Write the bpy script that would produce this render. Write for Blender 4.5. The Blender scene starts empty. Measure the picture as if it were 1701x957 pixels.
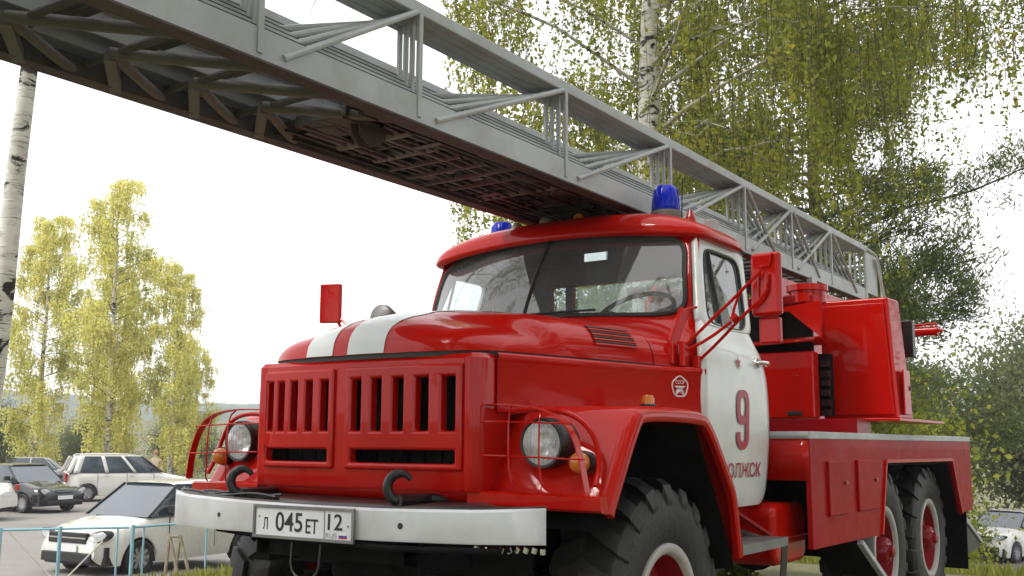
import bpy, bmesh, math, random
import numpy as np
from mathutils import Vector, Matrix
R = math.radians
PI = math.pi
scene = bpy.context.scene
COL = scene.collection

# ------------------------------------------------------------------ camera, world, sun, exposure
cam_d = bpy.data.cameras.new('Camera')
cam = bpy.data.objects.new('Camera', cam_d); COL.objects.link(cam)
scene.camera = cam
cam_d.sensor_width = 36.0
cam_d.lens = 36.0 * 1706.08 / 1701.0
cam_d.clip_start = 0.05; cam_d.clip_end = 3000
CAM = Vector((3.0719, -4.0453, 1.28))
def look(yaw, pitch, roll):
    f = Vector((-math.sin(yaw)*math.cos(pitch), math.cos(yaw)*math.cos(pitch), math.sin(pitch)))
    r = Vector((math.cos(yaw), math.sin(yaw), 0)); u = r.cross(f)
    r2 = math.cos(roll)*r + math.sin(roll)*u; u2 = -math.sin(roll)*r + math.cos(roll)*u
    m = Matrix.Identity(4)
    for i in range(3):
        m[i][0] = r2[i]; m[i][1] = u2[i]; m[i][2] = -f[i]; m[i][3] = CAM[i]
    return m
cam.matrix_world = look(0.6069, 0.1492, 0.0056)

SUN_AZ = R(200)      # compass-like, measured clockwise from +Y: the sun stands in front of the truck, to its right
SUN_EL = R(50)
world = bpy.data.worlds.new('World'); scene.world = world; world.use_nodes = True
nt = world.node_tree; nt.nodes.clear()
wo = nt.nodes.new('ShaderNodeOutputWorld'); bg = nt.nodes.new('ShaderNodeBackground')
sky = nt.nodes.new('ShaderNodeTexSky'); sky.sky_type = 'NISHITA'; sky.sun_disc = False
sky.sun_elevation = SUN_EL; sky.sun_rotation = SUN_AZ
sky.air_density = 1.0; sky.dust_density = 6.0; sky.ozone_density = 0.6
# thin bright cloud sheet over the whole sky
tc = nt.nodes.new('ShaderNodeTexCoord'); ns = nt.nodes.new('ShaderNodeTexNoise')
ns.inputs['Scale'].default_value = 2.6; ns.inputs['Detail'].default_value = 6
cr = nt.nodes.new('ShaderNodeValToRGB'); cr.color_ramp.elements[0].position = 0.30; cr.color_ramp.elements[1].position = 0.62
cr.color_ramp.elements[0].color = (0.78, 0.78, 0.78, 1); cr.color_ramp.elements[1].color = (0.97, 0.97, 0.97, 1)
mx = nt.nodes.new('ShaderNodeMix'); mx.data_type = 'RGBA'
mx.inputs['B'].default_value = (13.0, 13.1, 13.3, 1)
nt.links.new(tc.outputs['Generated'], ns.inputs['Vector']); nt.links.new(ns.outputs['Fac'], cr.inputs['Fac'])
nt.links.new(cr.outputs['Color'], mx.inputs['Factor']); nt.links.new(sky.outputs['Color'], mx.inputs['A'])
nt.links.new(mx.outputs['Result'], bg.inputs['Color']); nt.links.new(bg.outputs['Background'], wo.inputs['Surface'])
bg.inputs['Strength'].default_value = 0.1
sun_d = bpy.data.lights.new('Sun', 'SUN'); sun = bpy.data.objects.new('Sun', sun_d); COL.objects.link(sun)
sun_d.energy = 1.5; sun_d.angle = R(14); sun_d.color = (1.0, 0.95, 0.86)
sdir = Vector((math.sin(SUN_AZ)*math.cos(SUN_EL), math.cos(SUN_AZ)*math.cos(SUN_EL), math.sin(SUN_EL)))
sun.rotation_euler = sdir.to_track_quat('Z', 'Y').to_euler()
vs = scene.view_settings
vs.view_transform = 'Standard'; vs.look = 'None'; vs.gamma = 1.0; vs.use_curve_mapping = False
vs.exposure = 0.55
scene.cycles.max_bounces = 8; scene.cycles.transparent_max_bounces = 24

HAZE = 0.0010
rng = random.Random(7)
nrng = np.random.default_rng(11)

# ------------------------------------------------------------------ materials
def new_mat(name):
    m = bpy.data.materials.new(name); m.use_nodes = True
    return m, m.node_tree, m.node_tree.nodes['Principled BSDF']
def ramp(nt, stops):
    c = nt.nodes.new('ShaderNodeValToRGB'); e = c.color_ramp.elements
    e[0].position, e[0].color = stops[0][0], (*stops[0][1], 1)
    e[1].position, e[1].color = stops[-1][0], (*stops[-1][1], 1)
    for p, col in stops[1:-1]:
        k = e.new(p); k.color = (*col, 1)
    return c
def coords(nt, kind='Object', scale=(1, 1, 1)):
    t = nt.nodes.new('ShaderNodeTexCoord'); mp = nt.nodes.new('ShaderNodeMapping'); mp.inputs['Scale'].default_value = scale
    nt.links.new(t.outputs[kind], mp.inputs['Vector']); return mp.outputs['Vector']
def noise(nt, vec, scale, detail=5, rough=0.55, dist=0.0):
    n = nt.nodes.new('ShaderNodeTexNoise'); n.inputs['Scale'].default_value = scale; n.inputs['Detail'].default_value = detail
    n.inputs['Roughness'].default_value = rough; n.inputs['Distortion'].default_value = dist
    nt.links.new(vec, n.inputs['Vector']); return n
def mixc(nt, fac, a, b):
    m = nt.nodes.new('ShaderNodeMix'); m.data_type = 'RGBA'
    for k, v in (('A', a), ('B', b)):
        if isinstance(v, tuple): m.inputs[k].default_value = (*v, 1)
        else: nt.links.new(v, m.inputs[k])
    if isinstance(fac, float): m.inputs['Factor'].default_value = fac
    else: nt.links.new(fac, m.inputs['Factor'])
    return m.outputs['Result']
def bump(nt, p, height, strength=0.3, dist=0.01):
    b = nt.nodes.new('ShaderNodeBump'); b.inputs['Strength'].default_value = strength; b.inputs['Distance'].default_value = dist
    nt.links.new(height, b.inputs['Height']); nt.links.new(b.outputs['Normal'], p.inputs['Normal'])

def paint(name, col, dirt=(0.25, 0.2, 0.16), dirt_amt=0.25, rough=0.28, coat=0.6, wav=0.05, metallic=0.0, nscale=3.0, spec=0.3):
    m, nt, p = new_mat(name)
    v = coords(nt)
    n1 = noise(nt, v, nscale, 8, 0.62)
    r1 = ramp(nt, [(0.45, (0, 0, 0)), (0.8, (dirt_amt,)*3)])
    nt.links.new(n1.outputs['Fac'], r1.inputs['Fac'])
    n2 = noise(nt, v, nscale*0.35, 3)
    dark = tuple(c*0.82 for c in col)
    r2 = ramp(nt, [(0.35, dark), (0.65, col)]); nt.links.new(n2.outputs['Fac'], r2.inputs['Fac'])
    nt.links.new(mixc(nt, r1.outputs['Color'], r2.outputs['Color'], dirt), p.inputs['Base Color'])
    n3 = noise(nt, v, nscale*9, 4)
    rr = nt.nodes.new('ShaderNodeMapRange'); rr.inputs['To Min'].default_value = rough*0.75; rr.inputs['To Max'].default_value = rough*1.5
    nt.links.new(n3.outputs['Fac'], rr.inputs['Value']); nt.links.new(rr.outputs['Result'], p.inputs['Roughness'])
    p.inputs['Metallic'].default_value = metallic; p.inputs['Specular IOR Level'].default_value = spec
    p.inputs['Coat Weight'].default_value = coat; p.inputs['Coat Roughness'].default_value = 0.035
    n4 = noise(nt, v, 5.0, 2)
    bump(nt, p, n4.outputs['Fac'], wav, 0.03)
    return m
def plain(name, col, rough=0.5, metallic=0.0, var=0.15, nscale=6.0, bmp=0.0, bscale=40, **kw):
    m, nt, p = new_mat(name)
    v = coords(nt); n = noise(nt, v, nscale, 6)
    r = ramp(nt, [(0.3, tuple(c*(1-var) for c in col)), (0.7, tuple(min(1, c*(1+var)) for c in col))])
    nt.links.new(n.outputs['Fac'], r.inputs['Fac']); nt.links.new(r.outputs['Color'], p.inputs['Base Color'])
    p.inputs['Roughness'].default_value = rough; p.inputs['Metallic'].default_value = metallic
    if bmp:
        nb = noise(nt, v, bscale, 6); bump(nt, p, nb.outputs['Fac'], bmp, 0.01)
    for k, val in kw.items(): p.inputs[k.replace('_', ' ')].default_value = val
    return m
def glass(name, tint=(0.82, 0.88, 0.88), gloss=1.0):
    m, nt, p = new_mat(name); nt.nodes.remove(p)
    o = nt.nodes['Material Output']
    tr = nt.nodes.new('ShaderNodeBsdfTransparent'); tr.inputs['Color'].default_value = (*tint, 1)
    gl = nt.nodes.new('ShaderNodeBsdfGlossy'); gl.inputs['Roughness'].default_value = 0.015; gl.inputs['Color'].default_value = (1, 1, 1, 1)
    fr = nt.nodes.new('ShaderNodeLayerWeight'); fr.inputs['Blend'].default_value = .5
    pw = nt.nodes.new('ShaderNodeMath'); pw.operation = 'POWER'; pw.inputs[1].default_value = 4.5; nt.links.new(fr.outputs['Facing'], pw.inputs[0])
    ml = nt.nodes.new('ShaderNodeMath'); ml.operation = 'MULTIPLY_ADD'; ml.inputs[1].default_value = .9; ml.inputs[2].default_value = .10*gloss; ml.use_clamp = True
    mix = nt.nodes.new('ShaderNodeMixShader')
    nt.links.new(pw.outputs['Value'], ml.inputs[0]); nt.links.new(ml.outputs['Value'], mix.inputs['Fac'])
    nt.links.new(tr.outputs['BSDF'], mix.inputs[1]); nt.links.new(gl.outputs['BSDF'], mix.inputs[2])
    nt.links.new(mix.outputs['Shader'], o.inputs['Surface'])
    return m
def leafmat(name, stops, trans=0.45, clump=0.35):
    m, nt, p = new_mat(name); nt.nodes.remove(p); o = nt.nodes['Material Output']
    g = nt.nodes.new('ShaderNodeNewGeometry')
    v = coords(nt, 'Object'); n = noise(nt, v, clump, 3)
    ad = nt.nodes.new('ShaderNodeMath'); ad.operation = 'MULTIPLY_ADD'; ad.inputs[1].default_value = 0.55
    nt.links.new(g.outputs['Random Per Island'], ad.inputs[0])
    sc = nt.nodes.new('ShaderNodeMath'); sc.operation = 'MULTIPLY_ADD'; sc.inputs[1].default_value = 1.1; sc.inputs[2].default_value = -0.30
    nt.links.new(n.outputs['Fac'], sc.inputs[0]); nt.links.new(sc.outputs['Value'], ad.inputs[2])
    r = ramp(nt, stops); nt.links.new(ad.outputs['Value'], r.inputs['Fac'])
    d = nt.nodes.new('ShaderNodeBsdfDiffuse'); t = nt.nodes.new('ShaderNodeBsdfTranslucent'); mix = nt.nodes.new('ShaderNodeMixShader')
    nt.links.new(r.outputs['Color'], d.inputs['Color'])
    hs = nt.nodes.new('ShaderNodeHueSaturation'); hs.inputs['Saturation'].default_value = 1.1; hs.inputs['Value'].default_value = 1.5
    nt.links.new(r.outputs['Color'], hs.inputs['Color']); nt.links.new(hs.outputs['Color'], t.inputs['Color'])
    mix.inputs['Fac'].default_value = trans
    nt.links.new(d.outputs['BSDF'], mix.inputs[1]); nt.links.new(t.outputs['BSDF'], mix.inputs[2]); nt.links.new(mix.outputs['Shader'], o.inputs['Surface'])
    return m
def birch_bark(name, tone=(0.80, 0.78, 0.74)):
    m, nt, p = new_mat(name)
    v = coords(nt, 'Object', (1.3, 1.3, 2.4)); n = noise(nt, v, 2.2, 6, 0.6, 1.2)
    r = ramp(nt, [(0.0, (0.02, 0.018, 0.016)), (0.405, (0.03, 0.027, 0.024)), (0.445, tuple(c*0.75 for c in tone)), (0.6, tone), (1.0, tuple(min(1, c*1.1) for c in tone))])
    nt.links.new(n.outputs['Fac'], r.inputs['Fac'])
    v2 = coords(nt, 'Object', (1, 1, 14)); n2 = noise(nt, v2, 5, 3)
    r2 = ramp(nt, [(0.34, (0.16, 0.14, 0.12)), (0.42, (1, 1, 1))]); nt.links.new(n2.outputs['Fac'], r2.inputs['Fac'])
    mu = nt.nodes.new('ShaderNodeMix'); mu.data_type = 'RGBA'; mu.blend_type = 'MULTIPLY'; mu.inputs['Factor'].default_value = 0.8
    nt.links.new(r.outputs['Color'], mu.inputs['A']); nt.links.new(r2.outputs['Color'], mu.inputs['B'])
    nt.links.new(mu.outputs['Result'], p.inputs['Base Color']); p.inputs['Roughness'].default_value = 0.8
    bump(nt, p, n.outputs['Fac'], 0.5, 0.02)
    return m

M = {}
M['red'] = paint('red_paint', (0.53, 0.005, 0.001), (0.30, 0.016, 0.010), 0.45, 0.34, 0.55, 0.022, nscale=1.6, spec=0.04)
M['red_dull'] = paint('red_paint_worn', (0.36, 0.004, 0.005), (0.20, 0.03, 0.028), 0.25, 0.45, 0.10, 0.03, nscale=1.6, spec=0.06)
M['white'] = paint('white_paint', (0.74, 0.765, 0.765), (0.42, 0.39, 0.33), 0.42, 0.30, 0.5, 0.05)
M['bumper'] = paint('bumper_paint', (0.77, 0.79, 0.83), (0.36, 0.33, 0.30), 0.55, 0.45, 0.1, 0.10)
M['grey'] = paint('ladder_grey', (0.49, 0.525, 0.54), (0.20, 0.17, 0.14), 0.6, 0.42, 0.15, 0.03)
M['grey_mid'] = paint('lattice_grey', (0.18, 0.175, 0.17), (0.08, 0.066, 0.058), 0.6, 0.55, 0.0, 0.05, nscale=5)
M['grey_shaded'] = paint('ladder_underside', (0.095, 0.093, 0.094), (0.035, 0.033, 0.033), 0.85, 0.6, 0.0, 0.05, nscale=5)  # ladder grey darkened so the colour carries the underside's shade
M['reddish_shaded'] = paint('rail_underside', (0.10, 0.078, 0.08), (0.045, 0.038, 0.042), 0.8, 0.6, 0.0, 0.05, nscale=5)  # dark reddish grey, shade under the rails put into the colour
M['steel'] = plain('steel', (0.20, 0.20, 0.20), 0.45, 0.6, 0.25)
M['chrome'] = plain('chrome', (0.75, 0.75, 0.74), 0.14, 1.0, 0.05)
M['reflector'] = plain('lamp_reflector', (0.86, 0.87, 0.88), 0.33, 0.9, 0.04)
M['black'] = plain('black_metal', (0.010, 0.010, 0.011), 0.38, 0.0, 0.4)
M['shelf'] = plain('bumper_shelf', (0.035, 0.022, 0.02), 0.32, 0.0, 0.6, 9)
M['under'] = plain('underbody', (0.010, 0.010, 0.011), 0.9, 0.0, 0.5, Specular_IOR_Level=0.1)
M['rubber'] = plain('tyre_rubber', (0.019, 0.0185, 0.019), 0.55, 0.0, 0.6, 3, 0.5, 26, Specular_IOR_Level=0.35)
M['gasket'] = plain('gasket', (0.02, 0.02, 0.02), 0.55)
M['interior'] = plain('cab_interior', (0.055, 0.052, 0.045), 0.8, 0.0, 0.3, 3)
M['glass'] = glass('cab_glass')
M['lens'] = glass('headlight_lens', (0.92, 0.94, 0.95), 0.8)
def frost(m, amt):
    nt = m.node_tree; o = nt.nodes['Material Output']; src = o.inputs['Surface'].links[0].from_socket
    d = nt.nodes.new('ShaderNodeBsdfDiffuse'); d.inputs['Color'].default_value = (.72, .75, .77, 1); mix = nt.nodes.new('ShaderNodeMixShader'); mix.inputs['Fac'].default_value = amt
    nt.links.new(src, mix.inputs[1]); nt.links.new(d.outputs['BSDF'], mix.inputs[2]); nt.links.new(mix.outputs['Shader'], o.inputs['Surface'])
frost(M['lens'], .10); frost(M['glass'], .085)
M['mirror'] = plain('mirror_glass', (0.8, 0.8, 0.8), 0.03, 1.0, 0.02)
M['amber'] = plain('amber_lens', (0.58, 0.17, 0.02), 0.18, 0.0, 0.1, Coat_Weight=0.5)
M['blue'] = plain('blue_lens', (0.002, 0.018, 0.50), 0.10, 0.0, 0.15, Coat_Weight=0.3, Specular_IOR_Level=0.2)
M['beacon_base'] = plain('beacon_base', (0.13, 0.11, 0.09), 0.5)
M['redlens'] = plain('red_lens', (0.35, 0.008, 0.01), 0.2, 0.0, 0.1, Coat_Weight=0.5)
M['rim'] = paint('rim_red', (0.30, 0.004, 0.010), (0.08, 0.02, 0.02), 0.5, 0.35, 0.25, 0.05, spec=.2)
M['ring'] = plain('rim_ring_paint', (0.42, 0.40, 0.38), 0.6, 0.0, 0.12)
M['print_red'] = plain('print_red', (0.36, 0.012, 0.03), 0.4)
M['print_black'] = plain('print_black', (0.012, 0.012, 0.018), 0.5)
M['print_grey'] = plain('print_grey', (0.35, 0.35, 0.36), 0.5)
M['print_white'] = plain('print_white', (0.78, 0.74, 0.73), 0.4)
M['plate'] = plain('plate_white', (0.72, 0.73, 0.76), 0.35, 0.0, 0.05)
M['flag_blue'] = plain('flag_blue', (0.03, 0.06, 0.4), 0.4)
M['flag_red'] = plain('flag_red', (0.45, 0.01, 0.04), 0.4)
M['bolt_grey'] = plain('wood_grey', (0.32, 0.27, 0.20), 0.8, 0.0, 0.3, 12)
M['fence_blue'] = plain('fence_blue', (0.25, 0.47, 0.58), 0.5, 0.0, 0.2, 6)
M['fence_white'] = plain('fence_white', (0.62, 0.60, 0.55), 0.6, 0.0, 0.15)
M['car_white'] = paint('car_white', (0.74, 0.73, 0.69), (0.55, 0.52, 0.46), 0.06, 0.25, 0.7, 0.0, nscale=1.2)
M['car_black'] = paint('car_black', (0.012, 0.014, 0.018), (0.06, 0.055, 0.05), 0.1, 0.25, 0.8, 0.0, nscale=1.2)
M['car_silver'] = paint('car_silver', (0.42, 0.44, 0.46), (0.30, 0.28, 0.25), 0.2, 0.3, 0.6, 0.0, 0.3, nscale=1.2)
M['car_dark'] = paint('car_maroon', (0.05, 0.03, 0.03), (0.12, 0.10, 0.09), 0.2, 0.3, 0.6, 0.0, nscale=1.2)
M['car_glass'] = plain('car_glass', (0.04, 0.055, 0.075), 0.06, 0.0, 0.2, 1.5, Coat_Weight=1.0)
M['trim'] = plain('car_trim', (0.02, 0.02, 0.022), 0.5)
M['alloy'] = plain('alloy', (0.35, 0.35, 0.36), 0.4, 0.6, 0.1)
M['birch'] = birch_bark('birch_bark')
M['birch_far'] = birch_bark('birch_bark_far', (0.55, 0.52, 0.46))
M['bark'] = plain('pine_bark', (0.12, 0.085, 0.06), 0.9, 0.0, 0.5, 4, 0.6, 14)
M['twig'] = plain('twig', (0.10, 0.08, 0.065), 0.9)
M['leaf_birch'] = leafmat('birch_leaf', [(0.1, (0.11, 0.135, 0.04)), (0.5, (0.24, 0.265, 0.07)), (0.8, (0.38, 0.37, 0.085)), (1.0, (0.50, 0.44, 0.10))], .5)
M['leaf_yellow'] = leafmat('birch_leaf_autumn', [(0.1, (0.36, 0.375, 0.13)), (0.45, (0.60, 0.585, 0.22)), (0.8, (0.74, 0.69, 0.26)), (1.0, (0.82, 0.74, 0.28))], clump=0.25)
M['leaf_green'] = leafmat('tree_leaf', [(0.1, (0.075, 0.09, 0.05)), (0.5, (0.135, 0.155, 0.075)), (0.9, (0.22, 0.235, 0.10)), (1.0, (0.30, 0.29, 0.10))], clump=0.3)
M['leaf_bush'] = leafmat('bush_leaf', [(0.1, (0.10, 0.13, 0.04)), (0.45, (0.24, 0.28, 0.06)), (0.8, (0.48, 0.48, 0.10)), (1.0, (0.66, 0.60, 0.12))], clump=0.7)
M['needle'] = leafmat('pine_needle', [(0.1, (0.06, 0.085, 0.04)), (0.5, (0.13, 0.165, 0.07)), (0.9, (0.23, 0.25, 0.10)), (1.0, (0.32, 0.28, 0.09))], 0.25, 0.5)
M['grassblade'] = leafmat('grass_blade', [(0.1, (0.10, 0.13, 0.03)), (0.5, (0.20, 0.22, 0.05)), (1.0, (0.36, 0.33, 0.11))], 0.3, 0.4)
def ground_mat():
    m, nt, p = new_mat('ground_turf'); v = coords(nt)
    n = noise(nt, v, 0.5, 8, 0.7); r = ramp(nt, [(0.3, (0.08, 0.09, 0.04)), (0.5, (0.15, 0.15, 0.07)), (0.62, (0.22, 0.195, 0.11)), (0.8, (0.26, 0.225, 0.15))])
    nt.links.new(n.outputs['Fac'], r.inputs['Fac']); nt.links.new(r.outputs['Color'], p.inputs['Base Color']); p.inputs['Roughness'].default_value = 0.95
    nb = noise(nt, v, 12, 6); bump(nt, p, nb.outputs['Fac'], 0.8, 0.06); return m
M['ground'] = ground_mat()
def asphalt_mat(name, a, b):
    m, nt, p = new_mat(name); v = coords(nt)
    n = noise(nt, v, 0.35, 8, 0.65); r = ramp(nt, [(0.3, a), (0.7, b)])
    nt.links.new(n.outputs['Fac'], r.inputs['Fac'])
    n2 = noise(nt, v, 60, 3); r2 = ramp(nt, [(0.3, (0.7, 0.7, 0.7)), (0.7, (1.1, 1.1, 1.1))]); nt.links.new(n2.outputs['Fac'], r2.inputs['Fac'])
    mu = nt.nodes.new('ShaderNodeMix'); mu.data_type = 'RGBA'; mu.blend_type = 'MULTIPLY'; mu.inputs['Factor'].default_value = 1.0
    nt.links.new(r.outputs['Color'], mu.inputs['A']); nt.links.new(r2.outputs['Color'], mu.inputs['B'])
    nt.links.new(mu.outputs['Result'], p.inputs['Base Color']); p.inputs['Roughness'].default_value = 0.9
    bump(nt, p, n2.outputs['Fac'], 0.3, 0.01); return m
M['asphalt'] = asphalt_mat('parking_asphalt', (0.20, 0.185, 0.17), (0.30, 0.28, 0.26))
M['road'] = asphalt_mat('road_asphalt', (0.11, 0.11, 0.11), (0.17, 0.165, 0.16))
M['hill'] = plain('hill_wood', (0.10, 0.13, 0.10), 1.0, 0.0, 0.35, 0.06)
M['skin'] = plain('skin', (0.5, 0.3, 0.22), 0.5); M['cloth'] = plain('beige_cloth', (0.45, 0.36, 0.24), 0.9); M['cloth_dark'] = plain('dark_cloth', (0.02, 0.02, 0.025), 0.9); M['hair'] = plain('hair', (0.28, 0.18, 0.09), 0.7)

# ------------------------------------------------------------------ mesh helpers
def link_mesh(name, me, mat, parent=None, smooth=True, ang=38, bevel=0.0, solid=0.0, seg=2, subsurf=0):
    if smooth:
        me.shade_smooth()
        if ang < 180: me.set_sharp_from_angle(angle=R(ang))
    if mat is not None: me.materials.append(M[mat] if isinstance(mat, str) else mat)
    o = bpy.data.objects.new(name, me); COL.objects.link(o)
    if parent: o.parent = parent
    if subsurf:
        md = o.modifiers.new('Sub', 'SUBSURF'); md.levels = md.render_levels = subsurf
    if solid:
        md = o.modifiers.new('Solid', 'SOLIDIFY'); md.thickness = abs(solid); md.offset = -1 if solid > 0 else 1
    if bevel:
        md = o.modifiers.new('Bevel', 'BEVEL'); md.width = bevel; md.segments = seg; md.limit_method = 'ANGLE'; md.angle_limit = R(35); md.harden_normals = True
    return o
class MB:
    def __init__(s): s.v = []; s.f = []
    def add(s, vs, fs):
        b = len(s.v); s.v += [tuple(v) for v in vs]; s.f += [tuple(i+b for i in f) for f in fs]; return s
    def box(s, c, d, rot=None):
        c = Vector(c); pts = []
        for x in (-.5, .5):
            for y in (-.5, .5):
                for z in (-.5, .5):
                    q = Vector((x*d[0], y*d[1], z*d[2]))
                    if rot is not None: q = rot @ q
                    pts.append(c+q)
        return s.add(pts, [(0, 1, 3, 2), (4, 6, 7, 5), (0, 4, 5, 1), (2, 3, 7, 6), (0, 2, 6, 4), (1, 5, 7, 3)])
    def bar(s, a, b, w, h, up=(0, 0, 1)):
        a, b = Vector(a), Vector(b); d = b-a; L = d.length; d.normalize(); u = Vector(up)
        if abs(d.dot(u)) > .99: u = Vector((1, 0, 0))
        sx = d.cross(u).normalized(); uz = sx.cross(d)
        m = Matrix((sx, d, uz)).transposed()
        return s.box((a+b)/2, (w, L, h), m)
    def tube(s, pts, r, n=8, closed=False, caps=True):
        P = [Vector(p) for p in pts]; N = len(P); rings = []
        rr = [float(q) for q in r] if isinstance(r, (list, tuple)) else [float(r)]*N
        prev = None
        for i in range(N):
            if closed: t = P[(i+1) % N]-P[i-1]
            else: t = P[min(i+1, N-1)]-P[max(i-1, 0)]
            t.normalize()
            if prev is None:
                ref = Vector((0, 0, 1)) if abs(t.z) < .9 else Vector((1, 0, 0)); a = t.cross(ref).normalized()
            else:
                a = prev - t*prev.dot(t)
                a = a.normalized() if a.length > 1e-6 else t.orthogonal().normalized()
            prev = a; b = t.cross(a)
            rings.append([P[i]+rr[i]*(math.cos(2*PI*k/n)*a+math.sin(2*PI*k/n)*b) for k in range(n)])
        vs = [q for rg in rings for q in rg]; fs = []
        for i in range(N if closed else N-1):
            j = (i+1) % N
            for k in range(n): fs.append((i*n+k, i*n+(k+1) % n, j*n+(k+1) % n, j*n+k))
        if caps and not closed: fs.append(tuple(range(n-1, -1, -1))); fs.append(tuple((N-1)*n+k for k in range(n)))
        return s.add(vs, fs)
    def lathe(s, prof, org=(0, 0, 0), axis='z', n=32):
        # prof: list of (r, h) along the axis
        o = Vector(org); vs = []; fs = []
        def pt(r, h, a):
            c, t = r*math.cos(a), r*math.sin(a)
            return o + (Vector((c, t, h)) if axis == 'z' else Vector((h, c, t)) if axis == 'x' else Vector((t, h, c)))
        for r, h in prof: vs += [pt(r, h, 2*PI*k/n) for k in range(n)]
        for i in range(len(prof)-1):
            for k in range(n): fs.append((i*n+k, i*n+(k+1) % n, (i+1)*n+(k+1) % n, (i+1)*n+k))
        return s.add(vs, fs)
    def prism(s, poly, a, b, axis='x'):
        # poly in the two other axes (y,z)/(x,z)/(x,y); extruded from a to b
        n = len(poly)
        def P(p, t): return (t, p[0], p[1]) if axis == 'x' else (p[0], t, p[1]) if axis == 'y' else (p[0], p[1], t)
        vs = [P(p, a) for p in poly]+[P(p, b) for p in poly]
        fs = [tuple(range(n)), tuple(range(2*n-1, n-1, -1))]+[(i, (i+1) % n, n+(i+1) % n, n+i) for i in range(n)]
        return s.add(vs, fs)
    def grid(s, fn, nu, nv, closeu=False):
        vs = [fn(i/(nu if closeu else nu-1), j/(nv-1)) for j in range(nv) for i in range(nu)]; fs = []
        for j in range(nv-1):
            for i in range(nu if closeu else nu-1):
                k = (i+1) % nu; fs.append((j*nu+i, j*nu+k, (j+1)*nu+k, (j+1)*nu+i))
        return s.add(vs, fs)
    def mesh(s, name, merge=True):
        me = bpy.data.meshes.new(name); bm = bmesh.new()
        vv = [bm.verts.new(v) for v in s.v]
        for f in s.f:
            try: bm.faces.new([vv[i] for i in f])
            except ValueError: pass
        if merge: bmesh.ops.remove_doubles(bm, verts=bm.verts, dist=1e-5)
        bmesh.ops.recalc_face_normals(bm, faces=bm.faces)
        bm.to_mesh(me); bm.free(); return me
    def build(s, name, mat, parent=None, **kw): return link_mesh(name, s.mesh(name), mat, parent, **kw)

def tag(o, label=None, cat=None, group=None, kind=None):
    if label: o['label'] = label
    if cat: o['category'] = cat
    if group: o['group'] = group
    if kind: o['kind'] = kind
    return o
def empty(name, loc=(0, 0, 0), rz=0.0, parent=None):
    o = bpy.data.objects.new(name, None); COL.objects.link(o); o.location = loc; o.rotation_euler = (0, 0, rz)
    o.empty_display_size = 0.1
    if parent: o.parent = parent
    return o
def copy_tree(o, parent=None):
    c = o.copy(); COL.objects.link(c); c.parent = parent
    for ch in list(o.children): copy_tree(ch, c)
    return c
def interp(x, pts):
    if x <= pts[0][0]: return pts[0][1]
    for (a, u), (b, v) in zip(pts, pts[1:]):
        if x <= b: return u+(v-u)*(x-a)/(b-a)
    return pts[-1][1]
def smooth(t): t = max(0.0, min(1.0, t)); return t*t*(3-2*t)
def chaikin(P, n=2, closed=False, q=0.25):
    P = [Vector(p) for p in P]
    for _ in range(n):
        Q = [] if closed else [P[0]]
        for i in range(len(P) if closed else len(P)-1):
            a, b = P[i], P[(i+1) % len(P)]; Q += [a.lerp(b, q), a.lerp(b, 1-q)]
        if not closed: Q.append(P[-1])
        P = Q
    return P
def text_mesh(body, size, name):
    cu = bpy.data.curves.new(name, 'FONT'); cu.body = body; cu.size = size; cu.align_x = 'CENTER'; cu.align_y = 'CENTER'; cu.resolution_u = 5; cu.offset = .010
    ob = bpy.data.objects.new(name, cu); COL.objects.link(ob)
    dg = bpy.context.evaluated_depsgraph_get(); me = bpy.data.meshes.new_from_object(ob.evaluated_get(dg))
    bpy.data.objects.remove(ob); bpy.data.curves.remove(cu)
    return me
def fit_text(body, w, h, name):
    me = text_mesh(body, 1.0, name)
    xs = [v.co.x for v in me.vertices]; ys = [v.co.y for v in me.vertices]
    cx, cy = (min(xs)+max(xs))/2, (min(ys)+max(ys))/2; sx, sy = w/(max(xs)-min(xs)), h/(max(ys)-min(ys))
    for v in me.vertices: v.co.x = (v.co.x-cx)*sx; v.co.y = (v.co.y-cy)*sy; v.co.z = 0
    return me

# ------------------------------------------------------------------ the setting
def hz(x, y):
    sL = smooth((-x-4.6)/3.6)
    sB = smooth((y-5.8)/19.0)*smooth((x+20)/9.0)
    d = math.hypot(x+8, y)
    far = smooth((d-52)/90.0)*(1-smooth((x+18)/14.0))*5.0
    return -0.92*sL-2.75*sB*(1-sL*0.33)+far
def terrain_grid(xs, ys, dz, name, mat):
    vs = [(x, y, hz(x, y)+dz) for y in ys for x in xs]; n = len(xs); fs = []
    for j in range(len(ys)-1):
        for i in range(n-1): fs.append((j*n+i, j*n+i+1, (j+1)*n+i+1, (j+1)*n+i))
    me = bpy.data.meshes.new(name); me.from_pydata(vs, [], fs); me.update()
    return link_mesh(name, me, mat, ang=180)
def axis(lo, hi, step, far, k=1.5):
    a = list(np.arange(lo, hi+1e-6, step)); s = step*2
    while a[-1] < far: a.append(a[-1]+s); s *= k
    s = step*2; b = []
    v = lo
    while v > -far: v -= s; b.append(v); s *= k
    return b[::-1]+a
tag(terrain_grid(axis(-60, 30, 1.0, 900), axis(-20, 70, 1.0, 900), 0.0, 'ground', 'ground'), kind='structure')
# parking lot left of the truck, and the road behind
lot_x = list(np.arange(-48, -8.4, 0.8)); lot_y = list(np.arange(2.0, 30.1, 0.8))
tag(terrain_grid(lot_x, lot_y, 0.02, 'parking_lot', 'asphalt'), kind='structure')
tag(terrain_grid(list(np.arange(-12.5, 12.1, 0.8)), list(np.arange(30.5, 44, 0.8)), 0.02, 'road', 'road'), kind='structure')
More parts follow.
